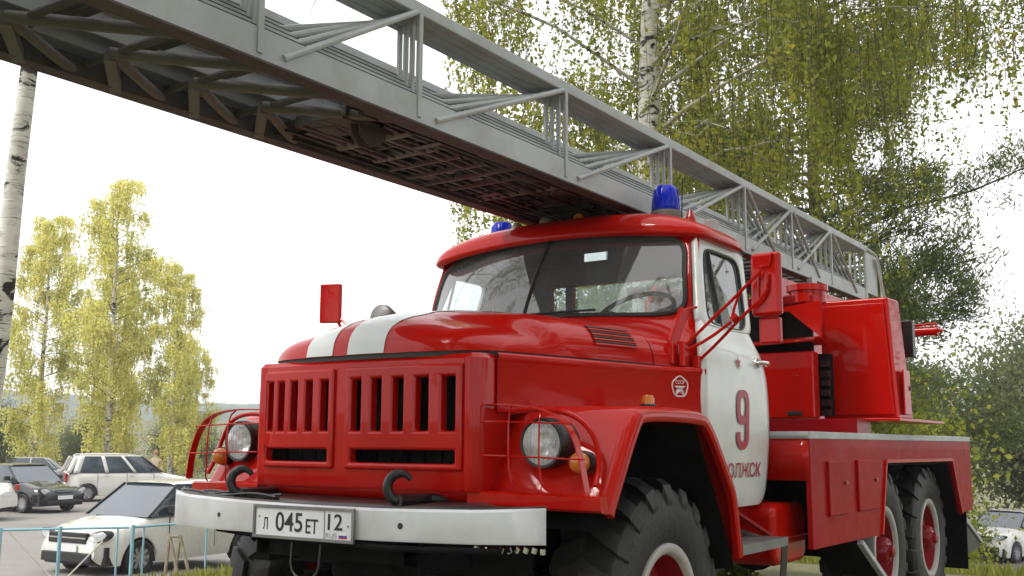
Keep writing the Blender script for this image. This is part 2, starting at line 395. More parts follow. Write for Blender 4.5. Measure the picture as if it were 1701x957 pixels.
# distant wooded hills
def hills(name, base, amp, seed, dist, a0, a1):
    n = 160; vs = []; fs = []
    for i in range(n):
        a = a0+(a1-a0)*i/(n-1)
        h = base+amp*(math.sin(a*5+seed)+0.5*math.sin(a*11+seed*2.1))+0.9*rng.random()
        ca, sa = -math.sin(a), math.cos(a)
        for k, (dd, hh) in enumerate(((0, -6), (20, h*0.72), (60, h), (160, h*.9), (260, -6))):
            vs.append((3+(dist+dd)*ca, -4+(dist+dd)*sa, hh))
    for i in range(n-1):
        for k in range(4): fs.append((i*5+k, (i+1)*5+k, (i+1)*5+k+1, i*5+k+1))
    me = bpy.data.meshes.new(name); me.from_pydata(vs, [], fs); me.update()
    return tag(link_mesh(name, me, 'hill', ang=180), kind='structure')
hills('hills', 21, 2.5, 0.7, 420, R(-5), R(110))

# ------------------------------------------------------------------ the fire truck
T = empty('fire_truck')
tag(T, 'red fire ladder truck with white doors, bumper and grey extension ladder over its cab', 'fire truck')
SEAM = 1.645
def wid(y): return 0.625+(y+0.76)*0.262
def cxo(y): return .036*(1-smooth((y+.8)/1.3))
HC = [(0, 0), (0.006, 0.045), (0.02, 0.085), (0.05, 0.125), (0.10, 0.155), (0.18, 0.183), (0.33, 0.215), (0.53, 0.243), (0.83, 0.274), (1.05, 0.288), (1.3, 0.300), (1.6, 0.305)]
def yfront(s): return -0.835+0.055*s*s+0.10*abs(s)**9
def hood_z(s, d):
    h = interp(d, HC); k = smooth((d-0.24)/0.12); t = abs(s)/.66
    hs = min(h*(.70+.16*k), .205)
    side = max(0.0, 1-abs(s)**(5.0+3.0*k))**.45
    dome = (1-t*t)**1.6 if t < 1 else 0.0
    return SEAM+hs*side+(h-hs)*dome
def hood_p(s, y, off=0.0):
    yf = yfront(s); d = max(0.0, y-yf)
    return Vector((cxo(y)+s*wid(y), y, hood_z(s, d)+off))
def tspace(n):
    return [0, .003, .008, .016, .028, .045, .07, .10, .135]+[.135+(1-.135)*(i+1)/n for i in range(n)]
ss = [math.sin(PI/2*(-1+2*i/56)) for i in range(57)]
def hood_sheet(name, mat, y0f, y1, svals, off, tv, cap=None, **kw):
    vs = []; n = len(svals)
    for t in tv:
        for s in svals:
            a = y0f(s); y = a+(y1-a)*t; vs.append(hood_p(s, y, off))
    fs = [(j*n+i, j*n+i+1, (j+1)*n+i+1, (j+1)*n+i) for j in range(len(tv)-1) for i in range(n-1)]
    return MB().add(vs, fs).build(name, mat, T, **kw)
hood = hood_sheet('hood', 'red', yfront, 0.245, ss, 0.0, tspace(26), ang=60)
hood_sheet('cowl', 'red', lambda s: 0.252, 0.70, ss, -0.003, [i/8 for i in range(9)], ang=60)
for x0, x1 in ((-0.275, -0.105), (-0.015, 0.19)):
    vs = []; tv = tspace(26); n = 9
    for t in tv:
        for i in range(n):
            x = x0+(x1-x0)*i/(n-1); s = (x-cxo(-.8))/wid(-0.8); yf = yfront(s); y = yf+(0.243-yf)*t; s2 = (x-cxo(y))/wid(y)
            p = hood_p(s2, y); p.z += 0.0025; p.y -= 0.0025 if t < .03 else 0; vs.append(p)
    MB().add(vs, [(j*n+i, j*n+i+1, (j+1)*n+i+1, (j+1)*n+i) for j in range(len(tv)-1) for i in range(n-1)]).build('hood_stripe', 'white', hood, ang=60)
# dark seam under the hood edge, then the side panels down to the fenders
mb = MB()
path = [(cxo(-.8)+s*wid(yfront(s)), yfront(s)+0.004) for s in ss]
front = [(cxo(y)-wid(y), y) for y in np.linspace(0.5, yfront(-1)+.02, 14)]+path+[(cxo(y)+wid(y), y) for y in np.linspace(yfront(1)+.02, 0.5, 14)]
vs = []
for x, y in front: vs += [(x*.992, y+.006, SEAM-0.02), (x*.992, y+.006, SEAM+0.002)]
mb.add(vs, [(2*i, 2*i+2, 2*i+3, 2*i+1) for i in range(len(front)-1)]).build('hood_seam', 'gasket', T)
def skirt(name, prof, pts, mat, **kw):
    # prof: (outset, z) rows swept along plan polyline pts; outset along plan normal
    P = [Vector((x, y)) for x, y in pts]; vs = []; n = len(P)
    for o, z in prof:
        for i in range(n):
            t = (P[min(i+1, n-1)]-P[max(i-1, 0)]).normalized(); nn = Vector((t.y, -t.x))
            q = P[i]+nn*o; vs.append((q.x, q.y, z))
    fs = [(j*n+i, j*n+i+1, (j+1)*n+i+1, (j+1)*n+i) for j in range(len(prof)-1) for i in range(n-1)]
    return MB().add(vs, fs).build(name, mat, T, **kw)
def flare(y): return .07*smooth((y-.30)/.22)
def side_plan(sg):
    ys = np.linspace(-0.70, 0.515, 18); pts = [(cxo(y)+sg*(wid(y)+0.004+flare(y)), y) for y in ys]
    return pts if sg > 0 else pts[::-1]
for sg in (1, -1):
    skirt('engine_side_panel', [(-.004, 1.638), (.006, 1.632), (.008, 1.62), (.004, 1.606), (.0, 1.60), (.0, 1.40)], side_plan(sg), 'red', ang=50)
    # side louvres near the back of the hood
    for k in range(4):
        z = 1.712+0.0225*k
        mb = MB(); yb0, yb1 = -0.13, 0.145
        def hx(y, z):
            lo, hi = 0.5, 1.0
            for _ in range(26):
                m = (lo+hi)/2
                if hood_z(m, y-yfront(m)) > z: lo = m
                else: hi = m
            return lo*wid(y)
        P = [(cxo(y)+sg*(hx(y, z)+0.004), y, z) for y in np.linspace(yb0, yb1, 8)]
        mb.tube(P, 0.0065, 6)
        lv = mb.build('louvre', 'red', hood)
        mb = MB(); P2 = [(cxo(y)+sg*(hx(y, z+0.011)+0.002), y, z+0.011) for y in np.linspace(yb0, yb1, 8)]
        mb.tube(P2, 0.0062, 6); mb.build('louvre_slot', 'gasket', lv)
# grille shell: rounded front plate with two openings, then the slotted panels set into them
def holes_plate(xs, zs, solid, y, th, xoff=0.0, curve=0.0):
    vid = {}; mb = MB(); V = []; F = []
    def v(i, k, back):
        key = (i, k, back)
        if key not in vid: vid[key] = len(V); V.append((xs[i]+xoff, y+(th if back else 0)+curve*(xs[i]+xoff)**2, zs[k]))
        return vid[key]
    nx, nz = len(xs)-1, len(zs)-1
    S = lambda i, k: 0 <= i < nx and 0 <= k < nz and solid(i, k)
    for i in range(nx):
        for k in range(nz):
            if not S(i, k): continue
            F.append((v(i, k, 0), v(i+1, k, 0), v(i+1, k+1, 0), v(i, k+1, 0))); F.append((v(i, k, 1), v(i, k+1, 1), v(i+1, k+1, 1), v(i+1, k, 1)))
            for (di, dk, a, b) in ((-1, 0, (i, k+1), (i, k)), (1, 0, (i+1, k), (i+1, k+1)), (0, -1, (i, k), (i+1, k)), (0, 1, (i+1, k+1), (i, k+1))):
                if not S(i+di, k+dk): F.append((v(*b, 0), v(*a, 0), v(*a, 1), v(*b, 1)))
    mb.add(V, F); return mb
sl = [(-.520, -.482), (-.447, -.404), (-.360, -.314), (-.262, -.217), (-.166, -.117)]
sr = [(.020, .073), (.131, .184), (.245, .299), (.362, .424), (.488, .552)]
gp = []
for slots, a, b in ((sl, -.543, -.085), (sr, -.018, .588)):
    xs = [a]+[t for q in slots for t in q]+[b]; zs = [1.165, 1.194, 1.247, 1.324, 1.541, 1.592]
    x2 = sorted(set(xs)); lo0, lo1 = slots[0][0], slots[-1][1]
    def solid(i, k, x2=x2, slots=slots, lo0=lo0, lo1=lo1):
        c = (x2[i]+x2[i+1])/2
        if k == 3: return not any(p < c < q for p, q in slots)
        if k == 1: return not (lo0 < c < lo1)
        return True
    gp.append(holes_plate(x2, zs, solid, -0.845, 0.05, curve=0.10).build('grille_panel', 'red', T, bevel=0.013, seg=3))
# shell (frame around the panels), with rolled corners going back
N = 10
plan = [(-.605, -.60), (-.605, -.70)]+[(-.575-.03*math.cos(a), -.755-.045*math.sin(a)) for a in np.linspace(0.2, PI/2, 6)]
plan += [(x, -0.822+0.10*x*x) for x in np.linspace(-.545, .56, 15)]
plan += [(.615+.05*math.cos(a), -.755-.06*math.sin(a)) for a in np.linspace(PI/2, 0.2, 6)]+[(.665, -.70), (.665, -.60)]
def in_open(x, z): return (-.541 < x < -.088 or -.015 < x < .585) and 1.168 < z < 1.589
zs = [1.085, 1.10, 1.168, 1.589, 1.612, 1.632]
outs = [-.004, .004, .006, .006, .006, -.012]
plan2 = []
for i, (x, y) in enumerate(plan): plan2.append((x, y))
for xx in (-.541, -.088, -.015, .585): plan2.append((xx, -0.822+0.10*xx*xx))
plan2 = sorted(set(plan2), key=lambda p: (round(p[0], 4), p[1] if p[0] > 0 else -p[1]))
P = [Vector(p) for p in plan2]; n = len(P); V = []
for o, z in zip(outs, zs):
    for i in range(n):
        t = (P[min(i+1, n-1)]-P[max(i-1, 0)]).normalized(); q = P[i]+Vector((t.y, -t.x))*o; V.append((q.x, q.y, z))
F = []
for j in range(len(zs)-1):
    for i in range(n-1):
        if j == 2 and in_open((P[i].x+P[i+1].x)/2, 1.4): continue
        F.append((j*n+i, j*n+i+1, (j+1)*n+i+1, (j+1)*n+i))
shell = MB().add(V, F).build('grille_shell', 'red', T, solid=0.02, bevel=0.004, ang=50)
MB().box((0, -0.70, 1.36), (1.20, 0.02, 0.50)).build('radiator', 'under', T)
mb = MB()
for k in range(14): mb.box((-.58+.09*k, -.715, 1.36), (.012, .012, .5))
mb.build('radiator_shutter', 'under', T)
MB().lathe([(0, 0), (.17, 0), (.17, .02), (0, .02)], (0.15, -.735, 1.38), 'y', 20).build('fan_hub', 'under', T)
# lower valance below the grille
MB().grid(lambda u, v: (-.655+1.31*u, -.80+.10*(-.655+1.31*u)**2+0.05*v, 1.095-0.06*v), 14, 3).build('valance', 'red', T, solid=0.01)

# bumper
def bump_y(x): return -1.075+0.11*(x/1.06)**2+(0.09*max(0, (-x-.80)/.26)**2 if x < 0 else 0.015*max(0, (x-.80)/.26)**2)
def bump_zt(x): return interp(x, [(-1.09, 1.050), (-.8, 1.040), (-.4, 1.032), (0, 1.028), (.4, 1.028), (.8, 1.036), (1.09, 1.050)])
def bump_zb(x): return interp(x, [(-1.09, .893), (-.8, .898), (-.4, .902), (0, .904), (.4, .907), (.8, .914), (1.09, .924)])
bx = [-1.085+2.155*i/44 for i in range(45)]
V = []; rows = [(.05, 0, 0), (.012, 0, 1), (0, .008, 2), (0, 1, 3), (.006, 1, 4), (.05, 1, 5)]
for r_, (dy, _, k) in enumerate(rows):
    for x in bx:
        zt, zb = bump_zt(x), bump_zb(x)
        z = {0: zt+.002, 1: zt+.001, 2: zt-.008, 3: zb+.01, 4: zb+.001, 5: zb}[k]
        V.append((x, bump_y(x)+dy*(1-.93*smooth((abs(x)-.93)/.12)), z))
n = len(bx)
bumper = MB().add(V, [(j*n+i, j*n+i+1, (j+1)*n+i+1, (j+1)*n+i) for j in range(5) for i in range(n-1)]).build('bumper', 'bumper', T, solid=0.006, ang=40)
V = []
for x in bx: V += [(x*.985, bump_y(x)+.016, bump_zt(x)+.006), (x*.985, bump_y(x)+.03+.31*(1-smooth((abs(x)-.55)/.42)), bump_zt(x)+.02-.012*smooth((abs(x)-.55)/.42))]
MB().add(V, [(2*i, 2*i+2, 2*i+3, 2*i+1) for i in range(n-1)]).build('bumper_shelf', 'shelf', T, solid=0.012, ang=30)
mb = MB()
for k in range(3):
    P = [(-1.02+.022*k, -.86, 1.06)]+[(-1.0+t*1.9, bump_y(-1.0+t*1.9)+.035+.02*k+.008*math.sin(7*t+k), 1.052+.008*math.sin(23*t+2*k)) for t in np.linspace(0.02, .42, 22)]
    mb.tube(P, .006, 6)
mb.build('cable', 'black', T)
mb = MB(); mb.lathe([(0, -.002), (.012, -.002), (.013, .006)], (.49, bump_y(.49), .968), 'y', 14)
mb.lathe([(0, -.002), (.010, -.002), (.011, .006)], (-.54, bump_y(-.54), .965), 'y', 14); mb.build('bolt_hole', 'gasket', bumper)
MB().tube([(-.6, -1.0, .90), (-.2, -1.06, .89), (.5, -1.05, .885), (.9, -.98, .895)], .012, 6).build('bumper_bracket', 'under', bumper)
mb = MB()
for k in range(9): mb.box((.80+.028*k, -.99+.012*k, .893+.006*rng.random()), (.016, .01, .02), Matrix.Rotation(rng.uniform(-.6, .6), 3, 'Y'))
mb.build('bracket_bolt', 'chrome', bumper)
MB().tube(chaikin([(-.09, -1.04, .89), (-.09, -1.05, .74), (.07, -1.05, .735), (.07, -1.04, .885)], 2), .006, 6).build('tow_shackle', 'black', bumper)
# tow hooks
for hx_, sg in ((-.485, -1), (.42, 1)):
    P = []
    for a in np.linspace(.55, 4.55, 16): P.append((hx_+.037*math.cos(a), -.975+.031*math.cos(a), 1.106+.053*math.sin(a)))
    rr = [.011+.009*smooth(i/6) for i in range(16)]
    MB().tube(P, rr, 10).tube([(hx_, -.99, 1.055), (hx_, -.80, 1.05), (hx_+.05*sg, -.74, 1.05)], .026, 8).build('tow_hook', 'black', T)
# number plate
pl = empty('number_plate', (0.015, -1.09, .958), R(2.0), T)
def yplate(name, x, z, w, h, mat, parent, d=.002, y=0.0, bevel=0.0):
    return MB().box((x, y, z), (w, d, h)).build(name, mat, parent, bevel=bevel)
yplate('plate_blank', 0, 0, .520, .112, 'plate', pl, .004)
mb = MB()
for z in (-.060, .060): mb.box((0, -.003, z), (.545, .012, .012))
for x in (-.2665, .2665): mb.box((x, -.003, 0), (.012, .0115, .130))
mb.box((.118, -.0032, 0), (.003, .003, .112))
mb.build('plate_frame', 'steel', pl, bevel=.003)
for s, x, z, w, h, mt in (('Л', -.204, -.008, .026, .048, 'print_black'), ('045', -.073, .002, .148, .076, 'print_black'), ('ET', .052, -.010, .066, .056, 'print_black'),
                          ('12', .174, .012, .076, .062, 'print_black'), ('RUS', .155, -.040, .058, .019, 'print_grey')):
    me = fit_text(s, w, h, 'plate_character')
    for v in me.vertices: v.co = Vector((v.co.x+x, -.0035, v.co.y+z))
    link_mesh('plate_character', me, mt, pl, smooth=False)
for k, mt in enumerate(('print_white', 'flag_blue', 'flag_red')): yplate('plate_flag', .215, -.034-.0062*k, .040, .006, mt, pl, .002, -.0030)
mb = MB()
for x in (-.240, .240): mb.lathe([(0, -.004), (.004, -.004), (.005, -.001)], (x, 0, -.002+.02*(x < 0)), 'y', 10)
mb.build('plate_screw', 'steel', pl)

# fenders
def fpath(x, inset=0.0):
    k = (1.155-x)/.49
    P = [(-.655-.075*k, 1.03), (-.615-.085*k, 1.10), (-.42-.155*k, 1.395), (-.35-.13*k, 1.432+.008*k), (.20, 1.43), (.30, 1.40), (.50, 1.17), (.585, 1.06), (.615, .90), (.645, .765)]
    return P
for sg in (1, -1):
    xs_ = list(np.linspace(.655, 1.105, 8))+[1.125, 1.14, 1.15, 1.155]; V = []; rows = []
    for x in xs_:
        P = chaikin([(0, y, z) for y, z in fpath(x)], 2); drop = 0.0
        if x > 1.11: drop = .022*((x-1.11)/.045)**2
        for i, p in enumerate(P):
            t = (P[min(i+1, len(P)-1)]-P[max(i-1, 0)]).normalized(); nn = Vector((0, -t.z, t.y))
            q = p-nn*drop; V.append((sg*x, q.y, q.z))
        n = len(P)
    F = [(j*n+i, j*n+i+1, (j+1)*n+i+1, (j+1)*n+i) for j in range(len(xs_)-1) for i in range(n-1)]
    fen = MB().add(V, F).build('fender', 'red', T, solid=.012, ang=55)
    # rolled outer lip
    P = chaikin([(0, y, z) for y, z in fpath(1.155)], 2); V = []; n = len(P); sec = [(.022, -.002), (.030, .004), (.050, .004), (.062, -.004), (.062, -.03), (.03, -.03)]
    for i, p in enumerate(P):
        t = (P[min(i+1, n-1)]-P[max(i-1, 0)]).normalized(); nn = Vector((0, -t.z, t.y))
        for d, o in sec: q = p-nn*d; V.append((sg*(1.153+o), q.y, q.z))
    m_ = len(sec); F = [(i*m_+k, i*m_+(k+1) % m_, (i+1)*m_+(k+1) % m_, (i+1)*m_+k) for i in range(n-1) for k in range(m_)]
    F += [tuple(range(m_)), tuple((n-1)*m_+k for k in range(m_-1, -1, -1))]
    MB().add(V, F).build('fender_lip', 'red', fen, ang=50)
    # wheel-well liner
    V = []
    for x in (.50, 1.12):
        for y, z in ((-.62, .95), (-.56, 1.08), (-.38, 1.35), (.19, 1.36), (.40, 1.05), (.60, .70)): V.append((sg*x, y, z))
    mb = MB().add(V, [(i, i+1, 7+i, 6+i) for i in range(5)]+[(5, 4, 3, 2, 1, 0)]); mb.build('wheel_well', 'under', fen)
    # lower front apron
    V = []; sec = [(0, 1.094), (-.03, 1.096), (-.045, 1.088), (-.045, 1.045), (-.03, 1.035), (0.02, 1.03)]
    xs2 = np.linspace(.60, 1.155, 12)
    for x in xs2:
        yb = -.74+.075*((x-.6)/.555)**1.5
        for d, z in sec: V.append((sg*x, yb+d, z-.012*(x-.6)/.555))
    m_ = len(sec); mb = MB().add(V, [(i*m_+k, i*m_+k+1, (i+1)*m_+k+1, (i+1)*m_+k) for i in range(11) for k in range(m_-1)]+[tuple(11*m_+k for k in range(m_))])
    mb.build('apron', 'red', fen, ang=40)
    # raised cheek round the headlight
    P = [(sg*(.70), -.632, 1.40), (sg*.86, -.63, 1.415), (sg*1.0, -.615, 1.385), (sg*1.075, -.60, 1.30), (sg*1.10, -.615, 1.20), (sg*1.105, -.66, 1.12)]
    MB().tube(chaikin(P, 2), .011, 8).build('cheek_bead', 'red', fen)
    # headlight
    hl = empty('headlight', (sg*.872, -.655, 1.278), 0, T); hl.scale = (.80, 1, .80)
    MB().lathe([(.107, -.02), (.119, -.022), (.124, -.008), (.124, .03), (.116, .12)], (0, 0, 0), 'y', 40).build('bezel', 'black', hl)
    MB().lathe([(.106, -.018), (.09, .02), (.06, .05), (.02, .062), (0, .064)], (0, 0, 0), 'y', 40).build('reflector', 'reflector', hl)
    MB().lathe([(0, .02), (.018, .02), (.022, .06)], (0, 0, 0), 'y', 16).build('bulb', 'print_white', hl)
    mb = MB().lathe([(0, -.040), (.04, -.037), (.075, -.030), (.108, -.017)], (0, 0, 0), 'y', 40); mb.build('lens', 'lens', hl)
    mb = MB()
    for k in range(7):
        x = -.075+.025*k; hgt = math.sqrt(max(0, .1**2-x*x)); mb.bar((x, -.036+3.2*x*x*.6, -hgt), (x, -.036+3.2*x*x*.6, hgt), .003, .003)
    mb.build('lens_rib', 'lens', hl)
    # turn signal
    ts = empty('turn_signal', (sg*1.03, -.66, 1.205), 0, T); ts.scale = (.84, .84, .84)
    MB().lathe([(0, .0), (.052, .0), (.056, .02), (.05, .07)], (0, .025, 0), 'y', 24).build('signal_body', 'black', ts)
    MB().lathe([(0, -.03), (.025, -.026), (.042, -.012), (.048, .012), (.048, .026)], (0, 0, 0), 'y', 24).build('signal_lens', 'amber', ts)
    # headlight guard: bent flat strip and wires
    gd = empty('headlight_guard', (0, 0, 0), 0, T)
    P = chaikin([(sg*.62, -.72, 1.425), (sg*.80, -.775, 1.428), (sg*.97, -.765, 1.40), (sg*1.065, -.755, 1.33), (sg*1.105, -.76, 1.22), (sg*1.125, -.755, 1.10)], 3)
    V = []
    for i, p in enumerate(P):
        t = (P[min(i+1, len(P)-1)]-P[max(i-1, 0)]).normalized(); nn = Vector((-t.z, 0, t.x)).normalized()
        for a_, b_ in ((-.014, -.0025), (.014, -.0025), (.014, .0025), (-.014, .0025)):
            q = p+Vector((0, a_*1.3, 0))+nn*b_; V.append(q)
    n = len(P); MB().add(V, [(i*4+k, i*4+(k+1) % 4, (i+1)*4+(k+1) % 4, (i+1)*4+k) for i in range(n-1) for k in range(4)]+[(0, 1, 2, 3)]).build('guard_strip', 'red', gd, ang=50)
    for z, xe in ((1.355, 1.075), (1.225, 1.125)):
        MB().tube([(sg*.62, -.78, z+.005), (sg*.8, -.797, z+.003), (sg*xe, -.772, z-.006)], .0038, 6).build('guard_wire', 'red', gd)
    for x, zt in ((.805, 1.426), (.945, 1.41)):
        MB().tube(chaikin([(sg*(x-.01), -.76, zt), (sg*x, -.80, zt-.04), (sg*x, -.802, 1.16), (sg*(x+.02), -.785, 1.10), (sg*(x+.06), -.74, 1.09)], 2), .0038, 6).build('guard_wire', 'red', gd)
    # fender top marker lamp
    ml = empty('marker_lamp', (sg*.99, .0, 1.432), 0, T)
    MB().lathe([(0, 0), (.034, 0), (.036, .012), (.03, .018)], (0, 0, 0), 'z', 18).build('lamp_base', 'black', ml)
    MB().lathe([(.028, .016), (.028, .04), (.02, .055), (0, .06)], (0, 0, 0), 'z', 18).build('lamp_lens', 'amber', ml)

# small pentagon emblem on the left side panel
def on_side(y, z, off=.006): return Vector((cxo(y)+wid(y)+.004+off+flare(y), y, z))
em = empty('emblem', (0, 0, 0), 0, T)
ey, ez = .385, 1.543
pent = [(ey+.040*math.sin(2*PI*k/5), ez+.056*math.cos(2*PI*k/5)) for k in range(5)]
pp = chaikin([on_side(y, z) for y, z in pent], 2, True, .18)
MB().tube(pp, .0035, 5, True).build('emblem_outline', 'print_white', em)
MB().add([on_side(ey-.025, ez+.004), on_side(ey+.025, ez+.004), on_side(ey+.012, ez-.010), on_side(ey-.012, ez-.010)], [(0, 1, 2, 3)]).build('emblem_mark', 'print_white', em, solid=-.002)
MB().add([on_side(ey-.012, ez-.010), on_side(ey+.012, ez-.010), on_side(ey+.023, ez-.040), on_side(ey+.013, ez-.040), on_side(ey, ez-.024), on_side(ey-.013, ez-.040), on_side(ey-.023, ez-.040)], [(0, 1, 2, 3, 4, 5, 6)]).build('emblem_mark', 'print_white', em, solid=-.002)
me = fit_text('СССР', .040, .018, 'emblem_letters')
for v in me.vertices: v.co = on_side(ey+v.co.x, ez+.022+v.co.y, .008)
link_mesh('emblem_letters', me, 'print_white', em, smooth=False)

# ------------------------------------------------------------------ cab
def WS(a, b):
    # windshield surface, a across -1..1, b base -1 .. top 1
    s = abs(a)
    wr = .19 if a > 0 else .30; xw = .862 if a > 0 else .885; B = Vector((.02+xw*a, .455+wr*s**2.6, 1.935-.035*s*s)); Tt = Vector((.02+(xw-.07)*a, .745+(.055 if a > 0 else .10)*s**2.6, 2.415-.060*s*s))
    t = (b+1)/2; p = B.lerp(Tt, t); p.y -= .022*math.sin(PI*max(0, min(1, t))); return p
def squircle(th, n=7.0):
    c, s = math.cos(th), math.sin(th); k = (abs(c)**n+abs(s)**n)**(-1/n); return c*k, s*k
NT = 96
V = []
for j in range(9):
    r = j/8
    for i in range(NT): a, b = squircle(2*PI*i/NT); V.append(WS(a*r, b*r))
ws = MB().add(V, [(j*NT+i, j*NT+(i+1) % NT, (j+1)*NT+(i+1) % NT, (j+1)*NT+i) for j in range(8) for i in range(NT)]).build('windshield', 'glass', T, ang=180)
MB().tube([WS(*squircle(2*PI*i/NT)) for i in range(NT)], .013, 6, True).build('windshield_seal', 'gasket', ws)
MB().tube([WS(0, b) for b in np.linspace(-1, 1, 10)], .011, 6).build('windshield_divider', 'gasket', ws)
V = []
for j in range(4):
    for i in range(NT):
        a, b = squircle(2*PI*i/NT); th = 2*PI*i/NT; c, s = math.cos(th), math.sin(th); m_ = max(abs(c), abs(s)); A, Bb = c/m_*(1.085 if c > 0 else 1.05), s/m_*1.10
        t = j/3; V.append(WS(a+(A-a)*t, b+(Bb-b)*t)+Vector((0, .004, 0)))
MB().add(V, [(j*NT+i, j*NT+(i+1) % NT, (j+1)*NT+(i+1) % NT, (j+1)*NT+i) for j in range(3) for i in range(NT)]).build('windshield_frame', 'red', T, solid=.02, ang=60)
V = []; na = 41
for j in range(5):
    for i in range(na):
        a = -1.06+2.12*i/(na-1); E0 = WS(a, -1.03); yb_ = E0.y-.15-.02*abs(a); s_ = max(-.985, min(.985, (E0.x-cxo(yb_))/wid(yb_))); q = hood_p(s_, yb_, -.006)
        p = E0.lerp(q, j/4); p.z -= .018*math.sin(PI*j/4); V.append(p)
MB().add(V, [(j*na+i, j*na+i+1, (j+1)*na+i+1, (j+1)*na+i) for j in range(4) for i in range(na-1)]).build('cowl_panel', 'red', T, ang=60)
# roof with overhanging brow
def roofp(r, th, zo=0.0):
    a, b = squircle(th, 4.2 if math.sin(th) > 0 else 7.0); a *= r; b *= r
    x = .905*a; yc, hy = 1.09, .415
    y = yc+hy*b
    if b < 0: y += (.062*abs(a)**2.4)*(-b)
    z = 2.425+.125*max(0.0, 1-r**3.6)**.55-.058*a*a
    return Vector((x+.015, y, z+zo))
NR = 96; V = []
rads = [0, .15, .3, .45, .58, .7, .79, .86, .91, .945, .97, .987, .997, 1.0]
for r in rads:
    for i in range(NR): V.append(roofp(r, 2*PI*i/NR))
for q, dz in ((1.005, -.010), (1.003, -.022), (.985, -.030), (.95, -.034)):
    for i in range(NR):
        p = roofp(1, 2*PI*i/NR); V.append(Vector((p.x*q, 1.09+(p.y-1.09)*q, p.z+dz)))
nr = len(rads)+4
roof = MB().add(V, [(j*NR+i, j*NR+(i+1) % NR, (j+1)*NR+(i+1) % NR, (j+1)*NR+i) for j in range(nr-1) for i in range(NR)]).build('roof', 'red', T, ang=180)
V = []
for r in (0, .4, .8, .95):
    for i in range(NR): p = roofp(r, 2*PI*i/NR, -.055-.01*r); V.append(p)
MB().add(V, [(j*NR+i, j*NR+(i+1) % NR, (j+1)*NR+(i+1) % NR, (j+1)*NR+i) for j in range(3) for i in range(NR)]).build('headliner', 'interior', roof, ang=180)
# doors
def door_x(z): return interp(z, [(.95, .985), (1.0, 1.000), (1.1, 1.012), (1.3, 1.028), (1.5, 1.036), (1.65, 1.034), (1.72, 1.025), (1.78, 1.008), (1.84, .980), (1.88, .966), (2.36, .868)])
def door_y0(z): return interp(z, [(.95, .52), (1.5, .485), (1.66, .495), (1.75, .52), (1.86, .60), (1.90, .635), (2.36, .80)])
def door_y1(z): return interp(z, [(.95, 1.29), (.966, 1.325), (.99, 1.352), (1.04, 1.368), (1.2, 1.378), (1.4, 1.376), (1.6, 1.352), (1.72, 1.318), (1.80, 1.290), (1.9, 1.275), (2.36, 1.420)])
def door_y0f(z): return door_y0(z)+.15*smooth((z-1.6)/.25)
def rounded_quad(c, q=.16, n=3):
    return [Vector((0, p.x, p.y)) for p in chaikin([Vector((y, z, 0)) for y, z in c], n, True, q)]
def curved(p, off=0.0, sg=1): return Vector((sg*(door_x(p.z)+off)+(.045*smooth((p.z-1.6)/.3) if sg < 0 else 0), p.y, p.z))
